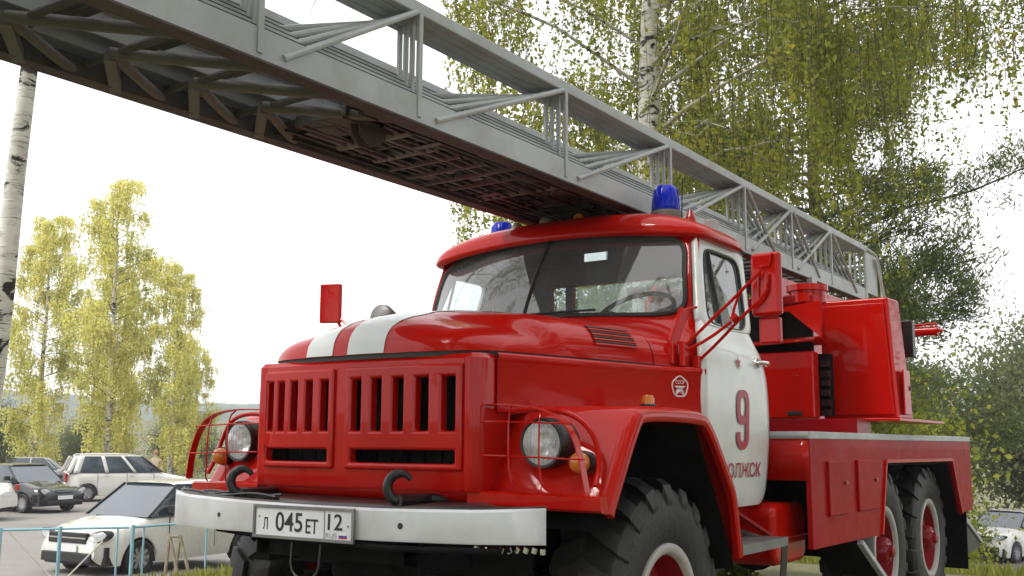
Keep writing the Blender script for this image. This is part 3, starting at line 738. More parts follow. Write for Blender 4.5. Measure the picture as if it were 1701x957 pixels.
for sg in (1, -1):
    zz = [.962, .966, .975, .99, 1.01, 1.04, 1.08, 1.14]+list(np.linspace(1.2, 1.885, 18)); V = []; nu = 16
    dy0 = door_y0 if sg > 0 else door_y0f
    for z in zz:
        for i in range(nu):
            y0, y1 = dy0(z), door_y1(z); p = Vector((0, y0+(y1-y0)*i/(nu-1), z)); roll = .018*(max(0, (i-nu+2.6)/1.6))**2
            V.append(curved(p, -roll, sg))
    door = MB().add(V, [(j*nu+i, j*nu+i+1, (j+1)*nu+i+1, (j+1)*nu+i) for j in range(len(zz)-1) for i in range(nu-1)]).build('door', 'white', T, solid=.03*sg, ang=60)
    if sg > 0: door['label'] = 'white driver door marked with a red 9'
    # window frame ring
    oc = [(dy0(1.862)-.004, 1.862), (door_y1(1.862), 1.862), (1.425, 2.362), (dy0(2.362), 2.362)]
    e_ = 0 if sg > 0 else .08; ic = [(.700+e_, 1.872), (1.205, 1.872), (1.318, 2.292), (.842+e_, 2.292)]
    def ring(c, n=14, q=1.0):
        out = []
        for k in range(4):
            a, b = Vector(c[k]), Vector(c[(k+1) % 4])
            for i in range(n): out.append(a.lerp(b, i/n))
        return out
    def soften(P, k, its):
        P = [p.copy() for p in P]; n = len(P)
        for _ in range(its): P = [P[i]*.5+(P[i-1]+P[(i+1) % n])*.25 for i in range(n)]
        return P
    O_ = soften(ring(oc), .5, 2); I_ = soften(ring(ic), .5, 9); n = len(O_); V = []
    for t in (0, .35, .8, 1.0):
        for o, i in zip(O_, I_):
            q = o.lerp(i, t); V.append(curved(Vector((0, q.x, q.y)), .004 if t in (.35, .8) else -.002, sg))
    MB().add(V, [(j*n+i, j*n+(i+1) % n, (j+1)*n+(i+1) % n, (j+1)*n+i) for j in range(3) for i in range(n)]).build('window_frame', 'white', door, solid=.03*sg, ang=60)
    gp_ = [curved(Vector((0, q.x, q.y)), -.012, sg) for q in I_]
    c_ = sum(gp_, Vector())/len(gp_)
    MB().add(gp_+[c_], [(i, (i+1) % n, n) for i in range(n)]).build('window_pane', 'glass', door, ang=180)
    MB().tube([curved(Vector((0, q.x, q.y)), -.004, sg) for q in I_], .009, 6, True).build('window_seal', 'gasket', door)
    MB().tube([curved(Vector((0, y, z)), -.002, sg) for y, z in ((.875+e_*.6, 1.875), (.895+e_*.6, 2.08), (.915+e_*.6, 2.288))], .009, 6).build('vent_window_bar', 'gasket', door)
    # inner trim so the frame is dark from inside
    V = []
    for q in O_: V.append(curved(Vector((0, q.x, q.y)), -.034, sg))
    for q in I_: V.append(curved(Vector((0, q.x, q.y)), -.034, sg))
    MB().add(V, [(i, (i+1) % n, n+(i+1) % n, n+i) for i in range(n)]).build('door_trim', 'interior', door)
    # handle
    h = MB().tube(chaikin([(sg*1.028, 1.155, 1.700), (sg*1.058, 1.160, 1.704), (sg*1.064, 1.20, 1.706), (sg*1.060, 1.285, 1.706), (sg*1.035, 1.292, 1.702)], 2), .0115, 8)
    h.lathe([(0, .0), (.026, .0), (.030, .012), (.026, .03)], (sg*1.012, 1.165, 1.702), 'x', 16); h.build('door_handle', 'chrome', door)
    # lower cab sill, rear corner
    MB().grid(lambda u, v: (sg*(.93-.02*v), .50+.88*u, .962-.10*v), 4, 3).build('sill', 'red_dull', T, solid=.02)
    V = []
    for z in np.linspace(.97, 2.36, 24):
        x1, y1 = door_x(z), door_y1(z)
        for t, (dx, dy) in enumerate(((-.018, .004), (-.03, .022), (-.06, .048), (-.12, .068), (-.2, .074))): V.append((sg*(x1+dx), y1+dy, z))
    MB().add(V, [(j*5+i, j*5+i+1, (j+1)*5+i+1, (j+1)*5+i) for j in range(23) for i in range(4)]).build('cab_corner', 'white', T, ang=60)
    # A pillar between windshield frame and door
    V = []
    for k in range(9):
        b = -1.1+2.2*k/8; e = WS(sg*(1.08 if sg > 0 else 1.045), b); z = min(2.36, e.z); d = curved(Vector((0, dy0(z)+.012, z)), -.020, sg)
        V += [e, e.lerp(d, .5), d]
    MB().add(V, [(3*j+i, 3*j+i+1, 3*j+3+i+1, 3*j+3+i) for j in range(8) for i in range(2)]).build('windshield_pillar', 'red', T, solid=.015*sg, ang=70)
    V = []   # rain gutter
    e_ = 0 if sg > 0 else .06; P = [(sg*(.875-e_), .80+3*e_, 2.352), (sg*(.892-e_), 1.0+e_, 2.366), (sg*(.895-e_), 1.25, 2.366), (sg*(.872-e_), 1.44, 2.352)]
    MB().tube(chaikin(P, 2), .010, 6).build('rain_gutter', 'gasket', roof)
# rear wall of the cab with its window
xs = [-.86, -.41, -.30, -.25, .62, .86]; zs = [.95, 1.88, 2.25, 2.40]
holes_plate(xs, zs, lambda i, k: not (k == 1 and i in (1, 3)), 1.425, .03).build('cab_back_wall', 'red', T, bevel=.03)
holes_plate(xs, zs, lambda i, k: not (k == 1 and i in (1, 3)), 1.395, .02).build('cab_back_trim', 'interior', T, bevel=.05, seg=4)
MB().box((.105, 1.44, 2.065), (1.06, .004, .40)).build('rear_window_pane', 'glass', T)
# inside: floor, dashboard, bench, steering wheel
MB().box((0, .95, 1.0), (1.8, .9, .04)).build('cab_floor', 'interior', T)
MB().grid(lambda u, v: (-.86+1.72*u, .50+.19*abs(-1+2*u)**2.6+.10*v, 1.925-.04*abs(-1+2*u)**2-.12*v**2), 20, 5).build('dashboard', 'interior', T, solid=.02)
MB().box((0, 1.26, 1.58), (1.6, .14, .56)).build('seat_back', 'interior', T, bevel=.05)
MB().box((0, 1.05, 1.36), (1.6, .5, .16)).build('seat_cushion', 'interior', T, bevel=.05)
sw = empty('steering_wheel', (.435, .93, 1.975), 0, T); sw.rotation_euler = (R(38), 0, 0)
MB().tube([(.225*math.cos(a), .225*math.sin(a), 0) for a in np.linspace(0, 2*PI, 40, endpoint=False)], .014, 8, True).build('wheel_rim', 'black', sw)
mb = MB()
for a in (.3, PI-.3, -PI/2): mb.tube([(0, 0, -.03), (.22*math.cos(a), .22*math.sin(a), 0)], .009, 6)
mb.lathe([(0, -.02), (.04, -.025), (.035, -.06), (.02, -.08), (.02, -.5)], (0, 0, 0), 'z', 14); mb.build('wheel_spoke', 'black', sw)
MB().box((.27, .80, 2.295), (.15, .012, .055)).build('interior_mirror', 'mirror', T, bevel=.006)
MB().box((.25, 1.30, 2.16), (.11, .02, .06)).build('sun_visor_card', 'print_white', T)
# wipers
for x0 in (-.42, .38):
    MB().tube([WS(x0/.885, -1.04)+Vector((0, -.012, 0)), WS((x0-.14)/.885, -.90)+Vector((0, -.014, 0))], .006, 6).tube([WS((x0-.33)/.885, -.93)+Vector((0, -.012, 0)), WS((x0+.06)/.885, -.88)+Vector((0, -.012, 0))], .006, 6).build('wiper', 'gasket', T)
# crossed lettering on the driver door
def door_text(s, w, h, y, z, mat, name, off=.006):
    me = fit_text(s, w, h, name)
    for v in me.vertices:
        yy, z_ = y+v.co.x, z+v.co.y; v.co = Vector((door_x(z_)+off, yy, z_))
    return link_mesh(name, me, mat, ldoor, smooth=False)
ldoor = [o for o in T.children if o.name.split('.')[0] == 'door' and 'label' in o][0]
# narrow painted 9: a thick ring bowl and a hooked tail
nine = MB(); hw, hh, st = .088, .152, .056
cy, cz = .953, 1.400
outer = []; inner = []
def stad(w, h, z0, n=24):
    pts = []
    for i in range(n):
        a = 2*PI*i/n; c, s = math.cos(a), math.sin(a); k = (abs(c)**3+abs(s)**3)**(-1/3); pts.append((cy+w*c*k, z0+h*s*k))
    return pts
def dpt(y, z, off=.006): return (door_x(z)+off, y, z)
o_ = stad(hw*.93, .088, cz+.064); i_ = stad(hw-st+.002, .048, cz+.066); n = len(o_)
nine.add([dpt(*p) for p in o_]+[dpt(*p) for p in i_], [(i, (i+1) % n, n+(i+1) % n, n+i) for i in range(n)])
tail = []
for t in range(12):
    z = cz+.064-.150*t/11; tail.append([(cy+hw*.93, z), (cy+hw-st, z)])
for k in range(13):
    a = -PI*k/12; c, s = math.cos(a), math.sin(a)
    tail.append([(cy+hw*.93*c, cz-.086+.066*s), (cy+(hw-st)*c, cz-.086+.026*s)])
tail.append([(cy-hw*.93, cz-.062), (cy-(hw-st), cz-.062)])
V = [dpt(*p, .0065) for q in tail for p in q]
nine.add(V, [(2*i, 2*i+1, 2*i+3, 2*i+2) for i in range(len(tail)-1)])
nine.build('door_number', 'print_red', ldoor, smooth=False)
door_text('ВОЛЖСК', .50, .076, .965, 1.147, 'print_red', 'door_lettering')
star = []
for k in range(10):
    r = .036 if k % 2 == 0 else .014; star.append(dpt(.915+r*math.sin(PI*k/5), 1.688+r*1.15*math.cos(PI*k/5), .008))
MB().add(star+[dpt(.915, 1.688, .010)], [(i, (i+1) % 10, 10) for i in range(10)]).build('door_star', 'print_red', ldoor, smooth=False)
# roof fittings
def beacon(x, y, z):
    b = empty('beacon', (x, y, z), 0, T)
    MB().lathe([(0, -.02), (.092, -.02), (.094, .035), (.088, .05), (.075, .052)], (0, 0, 0), 'z', 28).build('beacon_base', 'beacon_base', b)
    MB().lathe([(.079, .05), (.082, .055), (.076, .12), (.066, .175), (.05, .196), (.02, .203), (0, .204)], (0, 0, 0), 'z', 28).build('beacon_dome', 'blue', b)
    mb = MB()
    for k in range(9):
        a = 2*PI*k/9; mb.tube([(.081*math.cos(a), .081*math.sin(a), .056), (.077*math.cos(a), .077*math.sin(a), .12), (.067*math.cos(a), .067*math.sin(a), .173)], .003, 4)
    mb.build('dome_rib', 'blue', b)
beacon(.575, 1.06, 2.508); beacon(-.505, 1.0, 2.415)
for x, y in ((-.30, .86), (-.09, .84), (.13, .85)):
    m_ = empty('roof_lamp', (x, y, 2.525), 0, T)
    MB().lathe([(0, -.02), (.034, -.02), (.036, .0)], (0, 0, 0), 'z', 16).build('lamp_base', 'black', m_)
    MB().lathe([(.034, -.001), (.033, .02), (.02, .036), (0, .04)], (0, 0, 0), 'z', 16).build('lamp_lens', 'bolt_grey' if x < .1 else 'amber', m_)
MB().lathe([(0, -.02), (.035, -.02), (.033, .03), (.022, .06), (.012, .088), (0, .09)], (.735, 1.03, 2.455), 'z', 16).build('roof_marker', 'redlens', T)
MB().tube([(.70, .99, 2.46), (.705, 1.0, 2.72)], .0035, 5).build('antenna', 'black', T)
MB().box((.72, 1.34, 2.50), (.06, .08, .09)).build('roof_bracket', 'grey', T, bevel=.006)
# mirrors and their stays (left side, the side in view)
mr = empty('mirror', (1.348, .52, 2.015), R(-6), T)
MB().box((0, 0, 0), (.150, .045, .30)).build('mirror_housing', 'red', mr, bevel=.02, seg=3)
MB().box((0, .0235, 0), (.130, .004, .275)).build('mirror_face', 'mirror', mr)
MB().tube([(-.02, -.03, .08), (.03, -.03, .085), (.045, -.03, .14)], .004, 6).tube([(-.03, -.028, -.06), (-.025, -.035, .07)], .004, 6).build('mirror_clip', 'red', mr)
mr2 = empty('lower_mirror', (1.352, .545, 1.800), R(-6), T)
MB().box((0, 0, 0), (.105, .04, .125)).build('mirror_housing', 'red', mr2, bevel=.012, seg=3)
MB().box((0, .021, 0), (.09, .004, .11)).build('mirror_face', 'mirror', mr2)
stay = empty('mirror_stay', (0, 0, 0), 0, T)
for P, r_ in (([(.965, .43, 1.735), (1.10, .45, 1.86), (1.20, .46, 1.945), (1.34, .475, 2.075)], .008),
              ([(.965, .44, 1.715), (1.08, .46, 1.77), (1.19, .47, 1.845)], .008),
              ([(1.00, .49, 1.66), (1.12, .49, 1.76), (1.25, .485, 1.88), (1.36, .48, 1.96), (1.365, .478, 2.06)], .008),
              ([(1.19, .47, 1.86), (1.215, .465, 1.93), (1.235, .468, 1.975)], .007)):
    MB().tube(chaikin(P, 1), r_, 8).build('stay_tube', 'red', stay)
MB().box((.962, .43, 1.70), (.03, .05, .12)).build('stay_bracket', 'red', stay, bevel=.006); MB().box((1.0, .49, 1.665), (.04, .03, .06)).build('stay_bracket', 'red', stay, bevel=.006); MB().tube([(1.19, .47, 1.85), (1.215, .48, 1.875)], .016, 8).build('stay_clamp', 'red', stay)
mb = MB(); mb.bar((.915, .40, 1.74), (.955, .46, 1.92), .03, .05); mb.bar((.955, .46, 1.915), (.99, .53, 1.935), .012, .014)
mb.box((.915, .40, 1.70), (.04, .06, .10)); mb.build('windshield_hinge', 'red', T, bevel=.006)
ml_ = empty('mirror', (-1.40, .45, 2.115), R(20), T)
MB().box((0, 0, 0), (.135, .04, .24)).build('mirror_housing', 'red', ml_, bevel=.008)
MB().box((0, .021, 0), (.11, .004, .21)).build('mirror_face', 'mirror', ml_)
MB().tube([(-.98, .46, 1.75), (-1.2, .46, 1.93), (-1.38, .47, 2.05)], .009, 6).tube([(-.99, .48, 1.68), (-1.2, .47, 1.80), (-1.37, .47, 2.02)], .009, 6).build('mirror_stay', 'red', T)
sp = empty('search_lamp', (-1.03, .52, 2.005), R(0), T)
MB().lathe([(.0, -.05), (.06, -.048), (.082, -.03), (.085, .0), (.06, .06), (.02, .09), (0, .092)], (0, 0, 0), 'y', 24).build('lamp_body', 'steel', sp)
MB().tube([(0, .02, -.06), (.06, .05, -.3)], .01, 6).build('lamp_arm', 'steel', sp)

# ------------------------------------------------------------------ wheels and chassis
def make_wheel():
    w = empty('wheel', (0, 0, 0), 0, T)
    R0 = .545
    prof = [(.262, .075), (.275, .118), (.30, .138), (.36, .156), (.42, .160), (.47, .155), (.505, .146), (.528, .128), (.538, .08), (.541, 0)]
    prof = prof+[(r, -h) for r, h in prof[-2::-1]]
    mb = MB().lathe(prof, (0, 0, 0), 'x', 72)
    nl = 20
    for side in (1, -1):
        for k in range(nl):
            a0 = 2*PI*(k+(.5 if side < 0 else 0))/nl
            rowsL = [(.006, .572, .00, .060), (.055, .574, .055, .062), (.105, .569, .10, .066), (.142, .545, .125, .070), (.160, .500, .13, .066), (.161, .470, .13, .050)]
            V = []
            for h, r, da, wd in rowsL:
                for sgn in (-1, 1):
                    aa = a0+da+sgn*wd; V.append((side*h, r*math.cos(aa), r*math.sin(aa)))
                for sgn in (-1, 1):
                    aa = a0+da+sgn*(wd+.016); rb = min(r-.03, .53); hb = min(h, .15); V.append((side*hb, rb*math.cos(aa), rb*math.sin(aa)))
            F = []
            for j in range(len(rowsL)-1):
                b, c = 4*j, 4*j+4; F += [(b, b+1, c+1, c), (b, c, c+2, b+2), (b+1, b+3, c+3, c+1)]
            F += [(0, 2, 3, 1), (4*5, 4*5+1, 4*5+3, 4*5+2)]
            mb.add(V, F)
    mb.build('tyre', 'rubber', w, ang=34)
    MB().lathe([(.302, .135), (.300, .148), (.290, .152), (.268, .150), (.258, .142), (.250, .118)], (0, 0, 0), 'x', 56).build('rim_ring', 'ring', w)
    mb = MB().lathe([(.251, .125), (.238, .07), (.224, .02), (.19, .005), (.165, .02), (.150, .05), (.10, .055), (.0, .056)], (0, 0, 0), 'x', 48)
    for k in range(6):
        a = 2*PI*k/6; mb.box((.02, .205*math.cos(a), .205*math.sin(a)), (.03, .035, .05), Matrix.Rotation(a, 3, 'X'))
    mb.build('rim', 'rim', w, ang=40)
    mb = MB().lathe([(.118, .05), (.118, .085), (.095, .092), (.088, .15), (.075, .165), (.045, .17), (.04, .195), (.02, .2), (0, .2)], (0, 0, 0), 'x', 32)
    for k in range(8):
        a = 2*PI*k/8; mb.lathe([(.014, .05), (.014, .082), (.009, .085), (0, .086)], (0, .138*math.cos(a), .138*math.sin(a)), 'x', 6)
        mb.lathe([(.008, .16), (.008, .172), (0, .173)], (0, .068*math.cos(a), .068*math.sin(a)), 'x', 6)
    mb.build('hub', 'rim', w, ang=40)
    return w
wh = make_wheel(); first = True
for y, z in ((0, .56), (3.35, .56), (4.6, .56)):
    for sg in (1, -1):
        o = wh if first else copy_tree(wh, T); first = False
        o.location = (sg*.925, y, z); o.rotation_euler = (R(rng.uniform(0, 360)), 0, PI if sg < 0 else 0)
        if y == 0 and sg > 0: o.rotation_euler = (R(10), 0, R(1.5))
for sg in (1, -1): MB().box((sg*.42, 2.3, .88), (.08, 6.4, .22)).build('frame_rail', 'under', T)
for y in (-.85, .7, 1.6, 2.6, 4.0, 5.4): MB().box((0, y, .88), (.9, .1, .16)).build('cross_member', 'under', T)
for y in (0, 3.35, 4.6):
    mb = MB().tube([(-.8, y, .56), (.8, y, .56)], .07, 12).lathe([(0, -.2), (.1, -.19), (.18, -.1), (.2, 0), (.18, .1), (.1, .19), (0, .2)], (.12, y, .56), 'y', 20)
    mb.build('axle', 'under', T)
for sg in (1, -1):
    mb = MB()
    for k in range(6): mb.box((sg*.46, 0, .66+.022*k), (.09, 1.3-.16*k, .018))
    mb.build('leaf_spring', 'under', T)
MB().tube([(.1, .2, .62), (.1, 3.1, .62)], .05, 10).build('drive_shaft', 'under', T)
MB().box((0, .1, .92), (.75, 1.3, .55)).build('engine_block', 'under', T, bevel=.05)
MB().box((0, -.55, .90), (1.5, .02, .34)).build('splash_shield', 'under', T)
MB().box((.1, 1.9, .70), (.6, .7, .4)).build('transfer_case', 'under', T, bevel=.05)
for sg in (1, -1): MB().box((sg*.62, .48, .86), (.62, .03, .75)).build('inner_fender', 'under', T)
# fuel tank and step behind the front wheel
mb = MB().prism([(y, z) for y, z in ((1.28, .93), (1.34, .965), (1.72, .965), (1.78, .93), (1.78, .68), (1.72, .64), (1.34, .64), (1.28, .68))], .56, 1.06)
tank = mb.build('fuel_tank', 'red', T, bevel=.035, seg=3)
MB().tube([(1.062, 1.27, .79), (1.066, 1.34, .785), (1.066, 1.8, .785)], .006, 6).build('tank_strap', 'red', tank)
mb = MB().prism([(.70, .76), (1.30, .76), (1.30, .64), (.70, .64)], .55, .78); mb.build('battery_box', 'red_dull', T, bevel=.01)
st_ = empty('step', (0, 0, 0), 0, T)
MB().box((1.02, .93, .800), (.26, .60, .012)).build('step_plate', 'steel', st_)
MB().box((1.148, .93, .785), (.008, .60, .045)).build('step_edge', 'steel', st_)
for a, b in (((1.06, .78, .79), (.6, .78, .92)), ((1.06, 1.15, .79), (.6, 1.15, .92)), ((1.14, 1.21, .77), (1.08, 1.30, .45))): MB().bar(a, b, .03, .02).build('step_bracket', 'steel', st_)
MB().bar((.93, 1.00, .955), (1.04, 1.29, .80), .03, .015).build('step_brace', 'rim', st_)

# ------------------------------------------------------------------ rear body
for sg in (1, -1):
    poly = [(1.475, 1.345), (5.62, 1.335), (5.62, .76), (5.60, .73), (5.14, .725), (4.885, 1.155), (2.935, 1.165), (2.77, .712), (1.475, .722)]
    bp = MB().prism(poly, sg*1.17, sg*1.20).build('body_side', 'red_dull', T, bevel=.006)
    # trim strip along the deck edge
    MB().box((sg*1.197, 3.55, 1.328), (.016, 4.16, .040)).build('deck_trim', 'grey', bp, bevel=.004)
    # arch flange
    P = [(sg*1.202, 2.775, .715), (sg*1.202, 2.94, 1.172), (sg*1.202, 4.885, 1.162), (sg*1.202, 5.145, .725)]
    mb = MB()
    for a, b in zip(P, P[1:]): mb.bar(a, b, .022, .022)
    mb.build('arch_flange', 'red', bp)
    for y0, y1 in ((1.735, 2.075), (2.285, 2.70)):
        cd = MB().box((sg*1.206, (y0+y1)/2, 1.035), (.022, y1-y0, .305)).build('locker_door', 'red_dull', bp, bevel=.006)
        MB().box((sg*1.222, y1-.05, 1.06), (.012, .05, .022)).build('locker_latch', 'rim', cd, bevel=.003)
    # bed front corner
    V = []
    for z in (1.085, 1.345):
        for a in np.linspace(0, PI/2, 6): V.append((sg*(1.16+.04*math.cos(a)), 1.50-.04*math.sin(a), z))
        V.append((sg*.50, 1.46, z))
    MB().add(V, [(i, i+1, 8+i, 7+i) for i in range(6)]).build('body_front', 'red', T, solid=.01)
    V = []
    for z in (1.308, 1.348):
        for a in np.linspace(0, PI/2, 6): V.append((sg*(1.164+.04*math.cos(a)), 1.50-.045*math.sin(a), z))
        V.append((sg*.50, 1.455, z))
    MB().add(V, [(i, i+1, 8+i, 7+i) for i in range(6)]).build('front_trim', 'grey', T, solid=.008)
    MB().box((sg*.80, 1.95, .92), (.74, .04, .36)).build('locker_front', 'under', T)
    # arch inner box, mud flaps
    mb = MB().prism([(2.80, .72), (2.95, 1.14), (4.87, 1.13), (5.12, .74), (5.16, .74), (4.90, 1.20), (2.92, 1.20), (2.75, .72)], sg*.55, sg*1.169); mb.build('wheel_arch', 'under', T)
    MB().box((sg*1.01, 5.36, .52), (.36, .02, .52), Matrix.Rotation(R(-5), 3, 'X')).build('mud_flap', 'under', T)
    mg = MB().bar((sg*1.03, 2.36, .70), (sg*1.03, 2.98, .36), .32, .02).build('mud_guard', 'under', T)
    MB().bar((sg*1.19, 2.345, .70), (sg*1.19, 2.98, .36), .035, .03).build('guard_edge', 'grey', mg)
    MB().prism([(5.42, .70), (5.55, .66), (6.28, .40), (6.22, .365), (5.42, .34)], sg*.86, sg*1.12).build('jack_foot', 'black', T)
    MB().prism([(5.5, .68), (5.58, .695), (6.30, .42), (6.28, .395)], sg*1.02, sg*1.135).build('jack_edge', 'grey', T)
    MB().tube([(sg*1.04, 5.75, .72), (sg*1.04, 5.75, .52)], .012, 6).tube([(sg*1.0, 5.95, .72), (sg*1.0, 5.95, .55)], .012, 6).build('tail_stay', 'black', T)
MB().box((0, 3.55, 1.325), (2.33, 4.15, .03)).build('deck', 'red_dull', T)
MB().box((0, 5.74, .78), (2.30, .24, .07)).build('rear_bumper', 'bumper', T, bevel=.01)
MB().box((0, 5.615, 1.04), (2.32, .03, .58)).build('body_back', 'red', T)
# low cabinet on the turntable, in front of the operator's cabinet
cab2 = MB().box((.10, 2.81, 1.675), (1.42, .12, .45)).build('rear_cabinet', 'red', T, bevel=.012, seg=3)
MB().grid(lambda u, v: (-.61+1.44*u, 2.70+.30*v, 1.905+.05*math.sin(PI*min(1, v*.8+.1))+.05*u), 12, 9).build('cabinet_lid', 'red', cab2, solid=.012, ang=60)
MB().box((.675, 2.748, 1.482), (.105, .012, .032)).build('cabinet_grip', 'gasket', cab2, bevel=.010, seg=3)
MB().box((.70, 2.748, 1.735), (.022, .006, .006)).build('cabinet_screw', 'chrome', cab2)
MB().box((.10, 2.85, 1.395), (2.0, .3, .10)).build('cabinet_plinth', 'rim', T)
# turntable, uprights and the operator's cabinet
mb = MB().lathe([(0, 1.34), (.74, 1.34), (.74, 1.39), (.70, 1.40), (.70, 1.435), (0, 1.435)], (.05, 3.75, 0), 'z', 48); tt = mb.build('turntable', 'rim', T)
MB().box((.33, 3.55, 1.442), (1.96, 1.25, .018)).build('turntable_floor', 'red', tt, bevel=.003)
for x in (-.40, .50):
    MB().prism([(2.7, 2.15), (2.7, 2.30), (2.85, 2.46), (4.55, 2.47), (4.85, 1.95), (4.35, 1.44), (3.25, 1.44), (3.0, 1.93)], x-.02, x+.02).build('turret_upright', 'red', T, bevel=.008)
MB().prism([(.52, 2.17), (.925, 2.215), (.915, 1.975), (.71, 2.155)], 2.60, 2.64, 'y').build('turret_plate', 'red', T)
mb = MB().lathe([(0, 0), (.12, 0), (.12, .075), (.135, .08), (.135, .12), (0, .125)], (.80, 2.72, 2.215), 'z', 28); mb.build('slip_ring_cover', 'red', T)
MB().box((.40, 2.66, 2.235), (.95, .10, .06)).build('turret_cross_bar', 'rim', T, bevel=.01)
MB().box((0.02, 2.95, 2.02), (1.45, .06, .50)).build('turret_bulkhead', 'under', T)
MB().tube([(.05, 2.9, 1.75), (.05, 3.9, 2.45)], .09, 16).build('lift_cylinder', 'grey', T)
for k in range(6): MB().box((.842, 2.90, 1.49+.066*k), (.05, .05, .038)).build('hose_coupling', 'black', T)
MB().box((.80, 2.97, 1.68), (.12, .1, .42)).build('hose_recess', 'under', T)
# operator cabinet: tapering box with a flanged door
V = [(.755, 3.10, 1.447), (1.262, 3.10, 1.447), (1.290, 3.37, 1.447), (.755, 3.37, 1.447), (.755, 3.10, 2.275), (1.222, 3.10, 2.275), (1.236, 3.34, 2.275), (.755, 3.34, 2.275)]
oc_ = MB().add(V, [(0, 1, 2, 3), (4, 7, 6, 5), (0, 4, 5, 1), (1, 5, 6, 2), (2, 6, 7, 3), (3, 7, 4, 0)]).build('operator_cabinet', 'red', T, bevel=.016, seg=3)
V = [(.772, 3.094, 1.48), (1.235, 3.094, 1.48), (1.196, 3.094, 2.235), (.772, 3.094, 2.235)]
MB().add(V, [(0, 1, 2, 3)]).build('cabinet_door', 'red', oc_, solid=-.012, bevel=.004)
MB().box((1.285, 3.24, 1.63), (.012, .16, .30)).build('cabinet_flap', 'red', oc_, bevel=.003)
MB().box((1.293, 3.30, 1.66), (.012, .02, .03)).build('flap_latch', 'black', oc_)
MB().box((1.215, 3.62, 2.03), (.09, .08, .26)).build('control_panel', 'black', T, bevel=.006)
mb = MB().lathe([(0, 0), (.036, 0), (.036, .17), (.042, .172), (.042, .19), (.014, .195), (.012, .225), (0, .225)], (1.11, 4.2, 2.14), 'x', 18); mb.build('hydraulic_valve', 'red', T)
MB().tube([(1.12, 4.16, 2.185), (1.30, 4.16, 2.19)], .010, 6).build('valve_pipe', 'red', T)

# ------------------------------------------------------------------ extension ladder: four nested sections
LX = .05
PY = [-3.45, -2.62, -1.763, -.906, .249, 1.447, 2.612, 3.547, 4.503, 5.488]
for k in range(4):
    hw_ = .362-.046*k; sec = empty('ladder_section', (0, 0, 0), 0, T)
    y0, y1 = -3.6-.0*k, 5.55-.05*k
    zb, zt = 2.585+.046*k, 2.70+.040*k; ht = 3.108-.004*k
    for sg in (1, -1):
        x = LX+sg*hw_
        rl = MB().box((x, (y0+y1)/2, (zb+zt)/2), (.012, y1-y0, zt-zb)).box((x-sg*.016, (y0+y1)/2, zt-.004), (.03, y1-y0, .008)).build('bottom_rail', 'grey', sec, bevel=.003)
        MB().box((x-sg*.004, (y0+y1)/2, zt+.003), (.010, y1-y0, .007)).build('rail_gap_shade', 'gasket', sec)  # black strip painting the shade line between one rail and the next
        if k == 0:
            MB().box((x-sg*.030, (y0+y1)/2, zb-.003), (.078, y1-y0, .010)).build('rail_flange', 'reddish_shaded', sec, bevel=.002)
            MB().box((x-sg*.065, (y0+y1)/2, zb+.035), (.008, y1-y0, .07)).build('rail_web', 'grey_shaded', sec)
        MB().box((x-sg*.012, (y0+y1)/2, ht-.030), (.0455, y1-y0, .056)).build('handrail', 'grey', sec, bevel=.006)
        for y in PY:
            yy = y+.012*k
            w_ = .026 if k == 0 else .020
            MB().box((x+sg*.004*(k == 0), yy, (zb+.02+ht-.055)/2), (.018, w_, ht-.055-zb-.02)).build('post', 'grey', sec, bevel=.003)
        for a, b in zip(PY, PY[1:]):
            if b < 4.6:
                MB().tube([(x+sg*.008, a+.11, zb+.035), (x+sg*.006, b-.03, ht-.055)], .0135, 8).build('brace', 'grey', sec)
            if b > 3.0:
                MB().tube([(x+sg*.008, a+.04, ht-.055), (x+sg*.008, b-.30 if b > 4.6 else a+.62, zb+.04)], .0135, 8).build('brace', 'grey', sec)
    ry = -3.4+.09*k
    while ry < 5.4:
        MB().tube([(LX-hw_, ry, zb+.045), (LX+hw_, ry, zb+.045)], .015, 8).build('rung', 'grey_shaded', sec)
        ry += .35
# lattice and gear hanging under the lowest section
ub = empty('ladder_underframe', (0, 0, 0), 0, T)
for y in (-3.2, -2.78, -2.38, -2.0, -1.64, -1.30):
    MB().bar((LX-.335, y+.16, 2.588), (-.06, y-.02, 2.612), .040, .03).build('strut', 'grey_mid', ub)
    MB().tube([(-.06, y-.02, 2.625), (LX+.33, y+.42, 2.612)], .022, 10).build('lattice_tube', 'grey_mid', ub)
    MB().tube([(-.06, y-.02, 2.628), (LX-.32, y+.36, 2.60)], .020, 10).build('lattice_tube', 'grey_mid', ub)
mb = MB().lathe([(0, -.03), (.085, -.03), (.085, -.02), (.06, -.01), (.06, .01), (.085, .02), (.085, .03), (0, .03)], (.16, -.93, 2.60), 'x', 28); mb.build('pulley', 'reddish_shaded', ub)
MB().box((.05, -1.0, 2.625), (.30, .22, .05)).build('pulley_block', 'grey_shaded', ub, bevel=.01)
for x, z in ((-.22, 2.596), (-.16, 2.60), (-.05, 2.598), (.02, 2.604), (.07, 2.604), (.18, 2.598), (.27, 2.60), (.31, 2.597)):
    MB().tube([(x, -1.1, z), (x+.02, .6, z-.004), (x, 2.4, z)], .007, 6).build('cable', 'black', ub)
yy = -.78
while yy < 1.9:
    x0 = rng.uniform(-.28, -.15); x1 = rng.uniform(.20, .36)
    MB().tube([(x0, yy, 2.617), (x1, yy, 2.617)], rng.uniform(.014, .034), 10).build('sheathed_rung', 'black' if rng.random() < .78 else 'grey_mid', ub)
    if rng.random() < .7: MB().box((rng.uniform(-.2, .25), yy+.06, 2.605), (rng.uniform(.06, .2), .05, .03)).build('stop_bracket', 'black' if rng.random() < .5 else 'grey_shaded', ub, bevel=.004)
    yy += rng.uniform(.10, .16)
